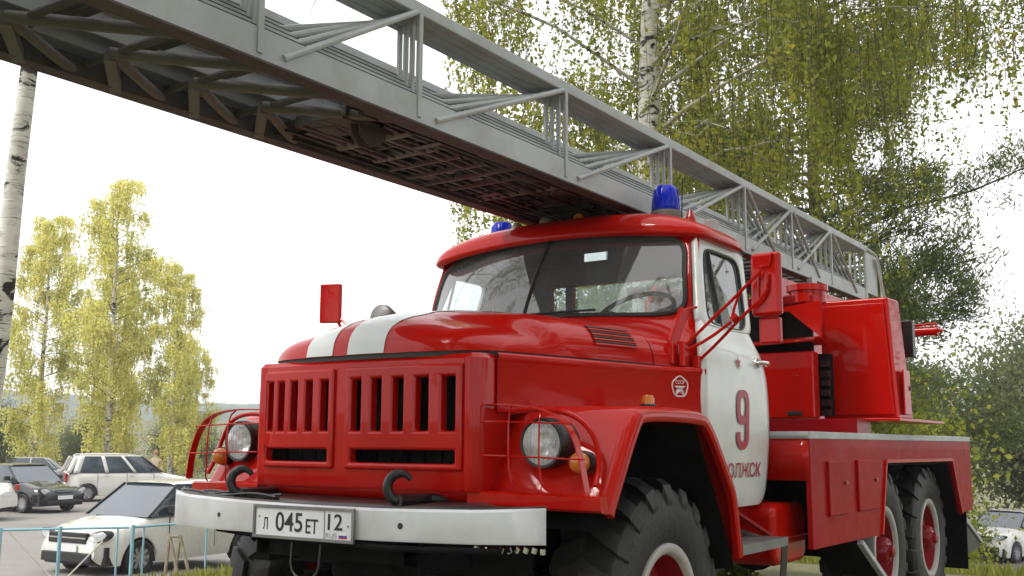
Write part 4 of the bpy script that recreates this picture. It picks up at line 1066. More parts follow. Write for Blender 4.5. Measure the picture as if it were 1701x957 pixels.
for k in range(6): MB().box((.05+rng.uniform(-.05, .05), -.85+.5*k, 2.645), (.64, .46, .006)).build('cover_sheet', 'under' if k % 2 else 'grey_shaded', ub)
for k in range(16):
    MB().box((rng.uniform(-.24, .32), rng.uniform(-1.15, 1.7), 2.612), (rng.uniform(.04, .12), rng.uniform(.05, .22), rng.uniform(.02, .05)), Matrix.Rotation(rng.uniform(-.3, .3), 3, 'Z')).build('gear_housing', rng.choice(['black', 'grey_shaded', 'grey_mid', 'under']), ub, bevel=.006)
for x, r_ in ((-.10, .022), (.13, .026), (.23, .018)):
    MB().tube([(x, -1.05+rng.uniform(0, .3), 2.612), (x, rng.uniform(.6, 1.6), 2.612)], r_, 10).build('hydraulic_pipe', 'black', ub)
# cage at the foot of the ladder
cg = empty('ladder_foot_cage', (0, 0, 0), 0, T)
for sg in (1, -1):
    x = LX+sg*.36
    MB().tube(chaikin([(x, 5.5, 3.08), (x, 5.86, 3.08), (x, 6.0, 3.0), (x, 6.12, 2.55), (x, 5.6, 2.40)], 2), .016, 8).build('cage_tube', 'grey', cg)
    MB().box((x, 5.72, 2.86), (.008, .34, .38)).build('cage_plate', 'grey', cg)
    MB().tube([(x+.02*sg, 5.8, 3.02), (x+.02*sg, 6.35, 2.30)], .014, 8).build('cage_stay', 'white', cg)
MB().tube([(LX-.36, 6.0, 3.0), (LX+.36, 6.0, 3.0)], .016, 8).build('cage_tube', 'grey', cg)
for y in (2.02, 3.95): MB().box((.425, y, 2.56), (.05, .12, .06)).build('rail_clamp', 'grey', cg, bevel=.006)

# ------------------------------------------------------------------ trees
def quads_mesh(name, C, U, W):
    # C centres, U half-length vectors, W half-width vectors -> rhombic leaves
    n = len(C); V = np.empty((n, 4, 3), np.float32)
    V[:, 0] = C-U; V[:, 1] = C+W; V[:, 2] = C+U; V[:, 3] = C-W
    me = bpy.data.meshes.new(name); me.vertices.add(n*4); me.vertices.foreach_set('co', V.ravel())
    me.loops.add(n*4); me.loops.foreach_set('vertex_index', np.arange(n*4, dtype=np.int32))
    me.polygons.add(n); me.polygons.foreach_set('loop_start', np.arange(0, n*4, 4, dtype=np.int32))
    me.update(calc_edges=True); return me
def rand_dirs(g, n):
    d = g.normal(size=(n, 3)); return d/np.linalg.norm(d, axis=1, keepdims=True)
def leaves(g, C, size, hang=0.6, aspect=.55):
    n = len(C); d = rand_dirs(g, n); d[:, 2] -= hang*1.5; d /= np.linalg.norm(d, axis=1, keepdims=True)
    o = np.cross(d, rand_dirs(g, n)); o /= np.linalg.norm(o, axis=1, keepdims=True)+1e-9
    s = size*(.45+1.1*g.random((n, 1))**1.4)
    return C, d*s, o*s*aspect
def wavy(g, a, b, n, amp):
    a, b = np.array(a, float), np.array(b, float); t = np.linspace(0, 1, n)[:, None]; P = a+(b-a)*t
    off = np.cumsum(g.normal(size=(n, 3))*amp, axis=0)*np.sin(PI*t*.5); off[0] = 0
    return P+off
def make_birch(seed, H, r0, base_limb, nlimb, spread, strands, per, leaf, leafm, barkm, lean=(0, 0), strand_len=(.6, 2.2), droop=.5, top=.12, keep=None, trunk_pts=None, limb_k=.22, jit=1.0, bunch=5):
    """returns (trunk mesh, limb mesh, crown mesh) in local coordinates"""
    g = np.random.default_rng(seed)
    if trunk_pts is None:
        tp = wavy(g, (0, 0, -.2), (lean[0], lean[1], H), 14, r0*.22)
    else: tp = np.array(trunk_pts, float)
    L = len(tp)
    def at(t):
        f = t*(L-1); i = int(min(f, L-2)); return tp[i]+(tp[i+1]-tp[i])*(f-i)
    tm = MB().tube([Vector(p) for p in tp], [r0*(1-.9*(i/(L-1))**1.15) for i in range(L)], 14).mesh('trunk')
    lm = MB(); starts = []
    for i in range(nlimb):
        t = base_limb+(1-base_limb)*((i+g.random())/nlimb)**.9
        p0 = at(min(t, .985)); a = i*2.399+g.normal()*.4; ln = spread*(top+(1-top)*math.sin(PI*min(1, (1-t)/(1-base_limb)*.80+.10)))*(.75+.5*g.random())
        up = .9-.5*g.random()+.3*t
        p1 = p0+np.array([math.cos(a)*ln, math.sin(a)*ln, ln*up*.75]); n = 9
        P = wavy(g, p0, p1, n, ln*.02); tt = np.linspace(0, 1, n); P[:, 2] -= droop*ln*.55*tt**2.4
        rr = r0*limb_k*(1-.55*t); lm.tube([Vector(p) for p in P], [max(.006, rr*(1-.88*q)) for q in tt], 6, caps=False)
        starts.append((P, ln))
        for k in range(5):   # side twigs
            j = 3+k; q0 = P[j]; aa = a+g.normal()*.9; l2 = ln*(.28+.2*g.random())
            q1 = q0+np.array([math.cos(aa)*l2, math.sin(aa)*l2, l2*(.3*g.random())]); Q = wavy(g, q0, q1, 6, l2*.03); Q[:, 2] -= droop*l2*.5*np.linspace(0, 1, 6)**2
            lm.tube([Vector(p) for p in Q], [max(.003, rr*.28*(1-.85*q)) for q in np.linspace(0, 1, 6)], 5, caps=False); starts.append((Q, l2))
    wts = np.array([s[1] for s in starts])**.8; wts /= wts.sum()
    pick = g.choice(len(starts), strands//bunch, p=wts); Cs = []; sm = MB()
    for c_, s in enumerate(pick):
        P, ln = starts[s]; f = .25+.75*g.random()**.7; i = f*(len(P)-1); i0 = int(min(i, len(P)-2)); q0 = P[i0]+(P[i0+1]-P[i0])*(i-i0)
        sl0 = strand_len[0]+(strand_len[1]-strand_len[0])*g.random()**1.3; dx0 = g.normal(size=2)*.10
        for b_ in range(bunch):
            q = q0+g.normal(size=3)*np.array([.13, .13, .06])*(.8+bunch*.05); sl = sl0*(.55+.6*g.random()); n = max(3, int(per*sl/strand_len[1]))
            t = g.random(n); dx = (dx0+g.normal(size=2)*.05)*sl
            C = np.stack([q[0]+dx[0]*t**.6, q[1]+dx[1]*t**.6, q[2]-sl*t+.08*t], 1)+g.normal(size=(n, 3))*np.array([.05, .05, .03])*(.5+sl*.12)*jit
            Cs.append(C)
            tip = np.array([[q[0]+dx[0], q[1]+dx[1], q[2]-sl*.95]])
            if b_ % 3 == 0 and (keep is None or bool(keep(tip)[0])): sm.tube([Vector(q), Vector((q[0]+dx[0]*.6, q[1]+dx[1]*.6, q[2]-sl*.45)), Vector(tip[0])], .0045, 3, caps=False)
    C = np.concatenate(Cs)
    if keep is not None: C = C[keep(C)]
    cm = quads_mesh('crown', *leaves(g, C, leaf, .5))
    return tm, lm.mesh('limbs', merge=False), cm, sm.mesh('strands', merge=False)
def plant_tree(name, meshes, loc, label, mats, group=None, rz=0, sc=1.0, cat='tree', kinds=('trunk', 'limbs', 'crown', 'strands')):
    r = empty(name, loc, rz); r.scale = (sc, sc, sc); tag(r, label, cat, group)
    for nm, me, mt in zip(kinds, meshes, mats):
        if me is None: continue
        if not me.materials: o = link_mesh(nm, me, mt, r, ang=180)
        else:
            o = bpy.data.objects.new(nm, me); COL.objects.link(o); o.parent = r
        if nm in ('strands', 'crown', 'limbs'): o['kind'] = 'stuff'
    return r
BM = ('birch', 'birch_far', 'leaf_birch', 'twig')
# birch leaning in beside the parking lot, close on the left
pts = [(-.52, .05, -1.1), (-.36, .02, -.1), (-.10, -.04, 1.22), (.04, -.05, 1.9), (.18, -.09, 2.61), (.38, -.17, 3.78), (.59, -.23, 4.89), (.72, -.27, 5.53), (.82, -.3, 6.6), (.9, -.35, 8.0), (.95, -.4, 9.5), (1.0, -.4, 11.5)]
tb = make_birch(3, 12, .140, .66, 22, 4.3, 1500, 26, .034, None, None, strand_len=(.5, 1.6), trunk_pts=pts)
plant_tree('birch_tree', tb, (-6.86, 1.37, 0.0), 'white birch trunk with black scars standing beside the blue pipe fence', BM, 'birch trees')
# tall birch right behind the ladder
def crown_shape(C):
    a = C[:, 0]*.82+C[:, 1]*.57
    return (a > -3.5) & (C[:, 2] > 3.2+1.5*np.clip((-a-.4)/2.0, 0, 1.6))
tb = make_birch(21, 15, .33, .28, 56, 5.6, 9500, 40, .043, None, None, lean=(.6, -1.0), strand_len=(.6, 3.4), droop=.8, keep=crown_shape, jit=.75, limb_k=.15, bunch=16)
gz = hz(-5.0, 11.6)
plant_tree('birch_tree', tb, (-5.0, 11.6, gz), 'tall weeping birch with white trunk rising behind the ladder of the fire truck', BM, 'birch trees')
tb2 = make_birch(33, 14, .17, .30, 34, 4.4, 2800, 38, .044, None, None, bunch=14, lean=(-.4, .3), strand_len=(.7, 3.0), droop=.75)
plant_tree('birch_tree', tb2, (-6.3, 17.6, hz(-6.3, 17.6)), 'slimmer birch with drooping leaves left of the pine, behind the tall birch', BM, 'birch trees')
# birch overhanging from the right edge, trunk out of sight
tb3 = make_birch(41, 12, .17, .38, 24, 3.9, 1500, 46, .036, None, None, bunch=8, strand_len=(.6, 3.2), droop=.8)
plant_tree('birch_tree', tb3, (4.3, 11.2, hz(4.3, 11.2)), 'birch hanging its leafy strands over the road behind the truck tail', BM, 'birch trees')
# autumn birches across the lot
YM = ('birch_far', 'twig', 'leaf_yellow', 'twig')
ya = make_birch(51, 13.4, .17, .12, 56, 1.65, 4200, 20, .062, None, None, strand_len=(.4, 1.5), droop=.4, top=.10)
yb = make_birch(52, 13.6, .17, .12, 56, 1.65, 4200, 20, .062, None, None, strand_len=(.4, 1.5), droop=.4, top=.10)
plant_tree('autumn_birch', ya, (-44.6, 24.2, -1.0), 'yellowing birch behind the white trunk, over the silver car', YM, 'yellow birches across the lot')
plant_tree('autumn_birch', yb, (-36.9, 22.9, -1.0), 'tallest yellowing birch standing behind the white van', YM, 'yellow birches across the lot')
plant_tree('autumn_birch', ya, (-34.4, 24.3, -1.0), 'shorter yellowing birch right of the tallest, behind the van bonnet', YM, 'yellow birches across the lot', rz=2.1, sc=.74)
plant_tree('autumn_birch', yb, (-40.6, 25.6, -1.0), 'yellowing birch filling the gap left of the tallest one', YM, 'yellow birches across the lot', rz=1.1, sc=.72)
plant_tree('autumn_birch', ya, (-50.5, 24.0, -1.0), 'yellowing birch farthest from the van, half hidden by the white trunk', YM, 'yellow birches across the lot', rz=.6, sc=.95)
# slim bare-stemmed birches farther off
for i, (x, y, s) in enumerate(((-40.4, 29.2, .55), (-39.6, 29.6, .5))):
    plant_tree('autumn_birch', yb, (x, y, hz(x, y)), ('slender pale young birch of the pair by the bank, the taller one', 'slender pale young birch of the pair by the bank, the shorter one')[i], YM, 'slender birches by the bank', rz=i*2, sc=s)

def make_pine(seed, H, r0, base, nb, spread, tufts, blades):
    g = np.random.default_rng(seed); tp = wavy(g, (0, 0, -.3), (.2, .1, H), 14, .04); L = len(tp)
    def at(t): f = t*(L-1); i = int(min(f, L-2)); return tp[i]+(tp[i+1]-tp[i])*(f-i)
    tm = MB().tube([Vector(p) for p in tp], [r0*(1-.85*i/(L-1)) for i in range(L)], 12).mesh('trunk')
    lm = MB(); Cs = []; Us = []; Ws = []
    for i in range(nb):
        t = base+(1-base)*(i+g.random())/nb; p0 = at(min(t, .98)); a = i*2.4+g.normal()*.5
        ln = spread*(1-.75*((t-base)/(1-base))**1.6)*(.65+.6*g.random())
        p1 = p0+np.array([math.cos(a)*ln, math.sin(a)*ln, ln*(.05+.35*t+.18*g.normal())]); P = wavy(g, p0, p1, 9, ln*.035)
        rr = r0*.28*(1-.5*t); lm.tube([Vector(p) for p in P], [max(.008, rr*(1-.85*q)) for q in np.linspace(0, 1, 9)], 6, caps=False)
        nt_ = max(3, int(tufts*ln/spread))
        for k in range(nt_):
            f = .35+.65*g.random()**.7; j = f*8; j0 = int(min(j, 7)); q = P[j0]+(P[j0+1]-P[j0])*(j-j0)
            aa = a+g.normal()*.9; l2 = (.25+.6*g.random())*ln*.30
            tip = q+np.array([math.cos(aa)*l2, math.sin(aa)*l2, .35*l2+g.normal()*.38])
            if k % 2 == 0: lm.tube([Vector(q), Vector(tip)], .010, 4, caps=False)
            m = blades; s = g.random(m)[:, None]**.5
            c = q+(tip-q)*(.3+.8*s)+g.normal(size=(m, 3))*np.array([.19, .19, .15])
            d = rand_dirs(g, m); d[:, 2] = np.abs(d[:, 2])*.7+.2; d += (tip-q)/(np.linalg.norm(tip-q)+1e-6)*.5; d /= np.linalg.norm(d, axis=1, keepdims=True)
            o = np.cross(d, rand_dirs(g, m)); o /= np.linalg.norm(o, axis=1, keepdims=True)+1e-9
            sz = .075*(.7+.6*g.random((m, 1))); Cs.append(c); Us.append(d*sz); Ws.append(o*sz*.22)
    return tm, lm.mesh('limbs', merge=False), quads_mesh('crown', np.concatenate(Cs), np.concatenate(Us), np.concatenate(Ws))
PM = ('bark', 'bark', 'needle')
pa = make_pine(61, 19, .26, .22, 76, 4.3, 24, 95)
plant_tree('pine_tree', pa, (-4.9, 20.0, hz(-4.9, 20)), 'tall dark pine with reddish trunk behind the rear end of the ladder', PM, 'pines behind the truck')
plant_tree('pine_tree', pa, (-7.6, 35.5, hz(-7.6, 35.5)-.5), 'lower pine by the road, between the tall pine and the parked crossover', PM, 'pines behind the truck', rz=1.3, sc=.50)
plant_tree('pine_tree', pa, (-6.4, 29.0, hz(-6.4, 29)), 'pine farther off behind the operator cabinet', PM, 'pines behind the truck', rz=2.6, sc=.60)

def make_bush(seed, rx, rz_, h0, n_cl, per, leaf, trunk=0.0):
    g = np.random.default_rng(seed); Cs = []; lm = MB()
    for k in range(n_cl):
        d = rand_dirs(g, 1)[0]; rad = g.random()**.45; c = np.array([d[0]*rx*rad, d[1]*rx*rad, h0+rz_+d[2]*rz_*rad])
        s = (.16+.16*g.random())*rx; C = c+g.normal(size=(per, 3))*np.array([s, s, s*.7]); Cs.append(C)
        P = wavy(g, (d[0]*.1, d[1]*.1, max(0, trunk*.8)), c, 6, .04*rx)
        if k % 2 == 0: lm.tube([Vector(p) for p in P], [max(.006, .03*rx*(1-.85*i/5)) for i in range(6)], 5, caps=False)
    tm = MB().tube([(0, 0, -.3), (.02, .01, h0*.6+.3), (.05, 0, h0+rz_)], [.05*rx+.04, .04*rx+.03, .02*rx], 8).mesh('trunk')
    return tm, lm.mesh('limbs', merge=False), quads_mesh('crown', *leaves(g, np.concatenate(Cs), leaf, .25, .62))
GM = ('twig', 'twig', 'leaf_green'); UM = ('twig', 'twig', 'leaf_bush')
ba = make_bush(71, 3.3, 3.4, 1.6, 190, 300, .075, 1.2)
bb = make_bush(72, 3.6, 3.0, 1.2, 190, 300, .075, 1.0)
for i, (m_, x, y, s, lab) in enumerate((
    (ba, -9.2, 33.0, 1.0, 'leafy green tree filling the gap under the far pine'),
    (bb, -3.4, 46.5, 1.25, 'broad green tree across the road behind the white parked car'),
    (ba, 3.0, 47.5, 1.35, 'green tree across the road at the edge of the view'),
    (bb, -12.5, 44.0, 1.3, 'round green tree across the road behind the operator cabinet'),
    (ba, -20.5, 38.0, 1.1, 'green tree behind the cab, beyond the tall birch'),
    (bb, -28.0, 44.0, 1.2, 'green tree far behind the cab roof beacon'))):
    plant_tree('broadleaf_tree', m_, (x, y, hz(x, y)), lab, GM, 'green trees behind the road', rz=i*1.3, sc=s)
ca = make_bush(81, 1.25, 1.25, .25, 110, 190, .036, .4)
cb = make_bush(82, 1.4, 1.05, .20, 110, 190, .036, .3)
for i, (m_, x, y, s, lab) in enumerate((
    (ca, -4.9, 15.4, 1.5, 'yellow-green shrub growing behind the deck of the truck'),
    (cb, -3.9, 16.0, 1.6, 'bushy yellow-green shrub behind the operator cabinet'),
    (ca, -3.7, 18.1, 1.75, 'tallest yellow-green shrub behind the tail end of the truck body'),
    (cb, -3.2, 20.6, 1.15, 'small leafy shrub at the roadside near the parked white crossover'),
    (cb, -5.6, 21.0, 1.9, 'rounded green shrub farther back, above the rear bumper'),
    (ca, -6.1, 14.8, 1.4, 'green shrub hidden behind the turntable'))):
    plant_tree('shrub', m_, (x, y, hz(x, y)), lab, UM, 'shrubs behind the truck', rz=i*1.9, sc=s, cat='shrub')
# low growth on the bank behind the parking lot
for i, (x, y, s) in enumerate(((-46.0, 34.0, .9), (-41.5, 37.0, 1.0), (-37.5, 40.0, .8), (-52.0, 32.0, 1.0), (-34.0, 42.5, .9), (-60, 30, 1.2), (-45, 48, 1.2), (-39, 52, 1.1))):
    plant_tree('broadleaf_tree', (ba, bb)[i % 2], (x, y, hz(x, y)-.6), ['hazy bush on the bank behind the silver sedan', 'hazy bush on the bank behind the tallest yellow birch', 'hazy bush at the foot of the slender birches', 'hazy bush on the bank at the back of the lot, half behind the white trunk', 'hazy bush on the bank beyond the headlight guard', 'hazy bush far up the bank behind the farthest yellow birch', 'distant bush high on the bank under the hills', 'distant bush on the skyline of the bank beside the slender birches'][i], GM, 'bushes on the far bank', rz=i*.9, sc=s*.55)
# unseen trees added on the camera side to shade the truck and darken its reflections
for i, (m_, x, y, s, lab, mt) in enumerate((
    (tb3, 9.5, -13.0, 1.1, 'unseen birch added ahead of the truck, beside the pine', BM), (tb, 9.6, -5.2, 1.0, 'unseen spreading birch added off the left front wheel', BM),
    (tb2, 9.8, 2.2, 1.1, 'unseen birch added beside the driver door', BM), (pa, 12.5, 8.0, .8, 'unseen pine added off the left flank of the truck', PM),
    (tb, 3.4, -11.8, 1.0, 'unseen spreading birch added ahead of the truck', BM), (tb2, -2.6, -10.6, 1.05, 'unseen birch added ahead of the right headlight', BM), (pa, 6.5, -19.0, .9, 'unseen pine added farther out ahead of the truck', PM))):
    plant_tree('added_shade_tree', m_, (x, y, hz(x, y)), lab, mt, 'added shade trees out of view', rz=i*1.7, sc=s)
wd = make_bush(91, .16, .15, .10, 14, 26, .032, .05)
for i, (x, y, lab) in enumerate(((-1.15, 1.25, 'leafy yellow-green weed under the truck belly'), (-.25, 4.0, 'leafy weed between the rear wheels of the truck'))):
    plant_tree('weed', wd, (x, y, 0), lab, UM, 'weeds under the truck', rz=i*2.0, sc=1.0, cat='weed')
# grass
g = np.random.default_rng(5)
def grass(n, x0, x1, y0, y1, hgt, name, label, wdt=.012):
    X = g.uniform(x0, x1, n); Y = g.uniform(y0, y1, n); Z = np.array([hz(a, b) for a, b in zip(X, Y)])
    d = rand_dirs(g, n)*.5; d[:, 2] = 1; d /= np.linalg.norm(d, axis=1, keepdims=True); L_ = hgt*(.5+g.random((n, 1)))
    C = np.stack([X, Y, Z], 1)+d*L_*.5; o = np.cross(d, rand_dirs(g, n)); o /= np.linalg.norm(o, axis=1, keepdims=True)+1e-9
    o_ = link_mesh(name, quads_mesh(name, C, d*L_*.5, o*wdt), 'grassblade', ang=180); tag(o_, label, 'grass', kind='stuff')
grass(26000, -5.5, 3.5, 8.0, 24.0, .14, 'grass', 'short dry grass on the lawn behind the truck')
grass(9000, -8.2, -4.5, 1.5, 9.0, .12, 'grass', 'short dry grass at the edge of the parking lot')

# ------------------------------------------------------------------ parked cars (local forward is -Y, origin on the ground between the axles)
def make_car(name, s, loc, heading, label, group='parked cars'):
    hx_, hy_ = heading; rz = math.atan2(hx_, -hy_)
    c = empty(name, loc, rz); tag(c, label, 'car', group)
    w, wb, r = s['w'], s['wb'], s['r']; yf, yr = -wb/2-s['fo'], wb/2+s['ro']; pm = s['paint']
    top = s['top']
    ys = sorted(set([yf, yf+.03, yf+.09, yf+.2, yr-.2, yr-.09, yr-.03, yr]+[round(v, 3) for v in np.linspace(yf+.3, yr-.3, 26)]+[round(a+d, 3) for a in (-wb/2, wb/2) for d in np.linspace(-r-.07, r+.07, 15)]))
    ys = [y for y in ys if yf <= y <= yr]; V = []
    for y in ys:
        e = min(y-yf, yr-y); ww = w*(.80+.20*smooth(e/.45)); zt = interp(y, top); zs = .20 if e > .12 else .24+.10*(1-e/.12)
        zb = zs
        for a in (-wb/2, wb/2):
            q = (r+.055)**2-(y-a)**2
            if q > 0: zb = max(zb, r+math.sqrt(q)-.02)
        row = [(ww-.05, zb), (ww-.005, max(.36, zb+.005)), (ww, max(.55, zb+.012)), (ww-.015, max(zt-.16, zb+.02)), (ww-.05, zt-.06), (ww-.11, zt-.012), (ww*.5, zt+.012), (0, zt+.018)]
        V += [(x, y, z) for x, z in row]+[(-x, y, z) for x, z in row[-2::-1]]
    m_ = 15; n = len(ys); F = [(j*m_+i, j*m_+i+1, (j+1)*m_+i+1, (j+1)*m_+i) for j in range(n-1) for i in range(m_-1)]+[tuple(range(m_)), tuple((n-1)*m_+i for i in range(m_-1, -1, -1))]
    MB().add(V, F).build('body', pm, c, ang=50)
    MB().box((0, (yf+yr)/2, .36), (2*w-.16, yr-yf-.3, .30)).build('underbody', 'trim', c)
    # glasshouse
    A, B_, C_, D = s['gh']; zb_, zr = s['belt'], s['roof']; wl, wt = w-.030, w-.15
    def gh(t, u):   # t along, u up 0..1
        y = (A+(D-A)*t)*(1-u)+(B_+(C_-B_)*t)*u; ww = wl+(wt-wl)*u**1.2; return y, ww, zb_-.03+(zr-.02-zb_+.03)*u
    nt2, nu2 = 13, 6; V = []
    for sg in (1, -1):
        for u in range(nu2):
            for t in range(nt2):
                y, ww, z = gh(t/(nt2-1), u/(nu2-1)); e = 1-.04*(abs(2*t/(nt2-1)-1))**5; V.append((sg*ww*e, y, z))
    F = []; off = nt2*nu2
    for u in range(nu2-1):
        for t in range(nt2-1):
            a = u*nt2+t; F += [(a, a+1, a+nt2+1, a+nt2), (off+a, off+a+nt2, off+a+nt2+1, off+a+1)]
        a, b = u*nt2, u*nt2+nt2-1; F += [(a, a+nt2, off+a+nt2, off+a), (b, off+b, off+b+nt2, b+nt2)]
    MB().add(V, F).build('window_glass', 'car_glass', c, ang=40)
    rp = MB().grid(lambda u, v: ((wt+.008)*(-1+2*u)*(1-.10*abs(2*v-1)**5), B_-.05+(C_-B_+.10)*v, zr-.03+.055*(1-abs(2*u-1)**4)**.5*(1-.55*abs(2*v-1)**3)), 17, 13).build('roof', pm, c, ang=60)
    if s.get('rails'):
        for sg in (1, -1): MB().tube(chaikin([(sg*(wt-.04), B_+.15, zr-.0), (sg*(wt-.04), B_+.25, zr+.06), (sg*(wt-.04), C_-.2, zr+.06), (sg*(wt-.04), C_-.08, zr)], 1), .018, 6).build('roof_rail', 'trim' if s['rails'] == 'dark' else pm, rp)
    for sg in (1, -1):
        for t0, wd in s['pillars']:
            P = []
            for u in np.linspace(0, 1, 6):
                e = 1-.04*abs(2*t0-1)**5; y, ww, z = gh(t0, u); P.append((sg*(ww*e+.002), y, z))
            V = []
            for x, y, z in P: V += [(x+sg*.004, y-wd/2, z), (x+sg*.012, y, z), (x+sg*.004, y+wd/2, z)]
            MB().add(V, [(3*j+i, 3*j+i+1, 3*j+3+i+1, 3*j+3+i) for j in range(5) for i in range(2)]).build('pillar', 'trim' if t0 == 0 and s.get('dark_a') else pm, c, solid=.02*sg)
        MB().tube([(sg*(w-.05), s['mir'], zb_+.02), (sg*(w+.06), s['mir'], zb_+.07)], .025, 6).box((sg*(w+.08), s['mir'], zb_+.09), (.17, .10, .13)).build('side_mirror', s.get('mirmat', 'trim'), c, bevel=.02)
        for yh in s['handles']: MB().box((sg*(w-.004), yh, zb_-.13), (.03, .17, .028)).build('door_handle', s.get('mirmat', pm), c, bevel=.008)
        for yd in s['seams']: MB().box((sg*(w-.006), yd, (zb_+.33)/2), (.016, .010, zb_-.40)).build('door_seam', 'trim', c)
        # lamps
        MB().lathe([(0, -.03), (.6, -.02), (1, .03), (1.02, .09)], (0, 0, 0), 'y', 20)
        hm = MB().lathe([(0, -.05), (.55, -.04), (.95, .0), (1.0, .10)], (0, 0, 0), 'y', 20)
        hwid, hh = s['lamp']; zc = s['lampz']
        hm.v = [(sg*(w-.22)+x*hwid+0*z, yf+.040+y+.30*max(0, sg*x*hwid)**1.0*.9, zc+z*hh+.05*sg*x) for x, y, z in hm.v]
        hl_ = hm.build('headlamp', 'lens', c)
        hm3 = MB().lathe([(0, .03), (1.06, .03), (1.08, .14)], (0, 0, 0), 'y', 20); hm3.v = [(sg*(w-.22)+x*hwid, yf+.030+y+.27*max(0, sg*x*hwid), zc+z*hh*1.1+.05*sg*x) for x, y, z in hm3.v]; hm3.build('lamp_surround', 'trim', hl_)
        hm2 = MB().lathe([(0, .0), (.9, .0), (.95, .1)], (0, 0, 0), 'y', 20); hm2.v = [(sg*(w-.22)+x*hwid, yf+.053+y+.27*max(0, sg*x*hwid), zc+z*hh+.05*sg*x) for x, y, z in hm2.v]; hm2.build('lamp_reflector', 'reflector', hl_)
        MB().box((sg*(w-.155), yr-.035, s['tailz']), (.16, .10, s['tailh'])).build('tail_lamp', 'redlens', c, bevel=.02)
    gw, gz0, gz1 = s['grille']
    MB().box((0, yf+.02, (gz0+gz1)/2), (gw, .08, gz1-gz0)).build('grille', 'trim', c, bevel=.015)
    MB().box((0, yf+.005, (gz0+gz1)/2+.0), (gw*.98, .06, .022)).build('grille_bar', s.get('bar', 'chrome'), c, bevel=.004)
    MB().box((0, yf+.0, s['intake'][0]), (s['intake'][1], .08, s['intake'][2])).build('lower_intake', 'trim', c, bevel=.02)
    MB().box((0, yf-.025, s['plz']), (.52, .02, .112)).build('number_plate', 'plate', c)
    MB().box((0, yr+.005, s['rplz']), (.52, .02, .112)).build('number_plate', 'plate', c)
    if s.get('tailgate'):
        MB().box((0, yr-.005, .86), (1.14, .04, .34)).build('tailgate_panel', 'car_dark', c, bevel=.02)
    if s.get('bumpers'):
        for yy in (yf+.03, yr-.03): MB().box((0, yy, .46), (2*w*.86, .16, .15)).build('bumper', s['bumpers'], c, bevel=.03)
    for a in (-wb/2, wb/2):
        for sg in (1, -1):
            wl_ = empty('wheel', (sg*(w-.095), a, r), 0 if sg > 0 else PI, c)
            MB().lathe([(r*.60, -.09), (r*.9, -.10), (r*.985, -.085), (r, -.05), (r, .05), (r*.985, .085), (r*.9, .10), (r*.66, .09), (r*.64, .07)], (0, 0, 0), 'x', 32).build('tyre', 'rubber', wl_)
            mb = MB().lathe([(r*.65, .085), (r*.62, .05), (r*.56, .03), (.0, .02)], (0, 0, 0), 'x', 28)
            for k in range(s.get('spokes', 7)):
                q = 2*PI*k/s.get('spokes', 7); mb.bar((.055, .04*math.cos(q), .04*math.sin(q)), (.07, r*.63*math.cos(q), r*.63*math.sin(q)), .05, .04, (1, 0, 0))
            mb.lathe([(.06, .03), (.05, .08), (0, .085)], (0, 0, 0), 'x', 14); mb.build('rim', s.get('rimmat', 'alloy'), wl_, ang=40)
    return c
hatch = dict(dark_a=True, w=.82, wb=2.45, fo=.80, ro=.72, r=.30, paint='car_white', top=[(-2.03, .60), (-1.98, .70), (-1.85, .76), (-1.45, .86), (-.82, .97), (-.70, .98), (1.5, 1.0), (1.90, .96), (1.95, .70)],
    gh=(-1.05, -.34, 1.30, 1.86), belt=.98, roof=1.50, pillars=[(0, .06), (.40, .07), (.72, .07), (1, .16)], mir=-.62, handles=(.32, 1.15), seams=(-.62, .45), lamp=(.21, .085), lampz=.67, tailz=.85, tailh=.30,
    grille=(.92, .57, .74), intake=(.345, 1.20, .16), plz=.49, rplz=.60, spokes=9)
sedan = dict(hatch, w=.84, wb=2.49, fo=.85, ro=1.0, r=.29, paint='car_black', top=[(-2.10, .55), (-2.05, .66), (-1.9, .72), (-1.4, .80), (-.85, .91), (-.7, .93), (1.15, .96), (1.4, 1.0), (2.05, .98), (2.22, .70)],
    gh=(-.92, -.28, .92, 1.50), belt=.93, roof=1.42, pillars=[(0, .07), (.46, .07), (.9, .07), (1, .22)], mir=-.58, handles=(.15, .95), seams=(-.65, .25, 1.05), lamp=(.17, .09), lampz=.64, tailz=.85, tailh=.16, grille=(.62, .60, .68), intake=(.33, 1.2, .10), plz=.46, rplz=.70, spokes=12, bar='car_silver')
van = dict(hatch, w=.86, wb=2.90, fo=.82, ro=.74, r=.31, paint='car_white', top=[(-2.27, .60), (-2.2, .74), (-2.0, .82), (-1.5, .92), (-.95, 1.04), (1.7, 1.06), (2.15, 1.06), (2.19, .7)],
    gh=(-1.12, -.36, 1.86, 2.10), belt=1.05, roof=1.62, pillars=[(0, .08), (.30, .10), (.60, .12), (.92, .22), (1, .16)], mir=-.78, handles=(-.05, .85), seams=(-.82, .12, 1.12), lampz=.76, tailz=.86, tailh=.30, tailgate=True, rails='white', plz=.52, rplz=.78, spokes=6)
suv = dict(hatch, w=.90, wb=2.65, fo=.90, ro=.95, r=.35, top=[(-2.22, .66), (-2.16, .86), (-2.0, .95), (-1.4, 1.06), (-.8, 1.13), (2.0, 1.12), (2.25, .75)], gh=(-.95, -.18, 1.55, 2.12), belt=1.13, roof=1.68, pillars=[(0, .08), (.4, .08), (.72, .08), (1, .18)], lampz=.86, tailz=1.0, grille=(.95, .74, .92), intake=(.46, 1.45, .22), plz=.60, rplz=.85, lamp=(.24, .07), rails='dark')
def gp3(x, y): return (x, y, hz(x, y)+.02)
make_car('parked_hatchback', hatch, gp3(-13.0, 8.05), (.10, -.995), 'white hatchback parked behind the blue pipe fence beside the truck bumper')
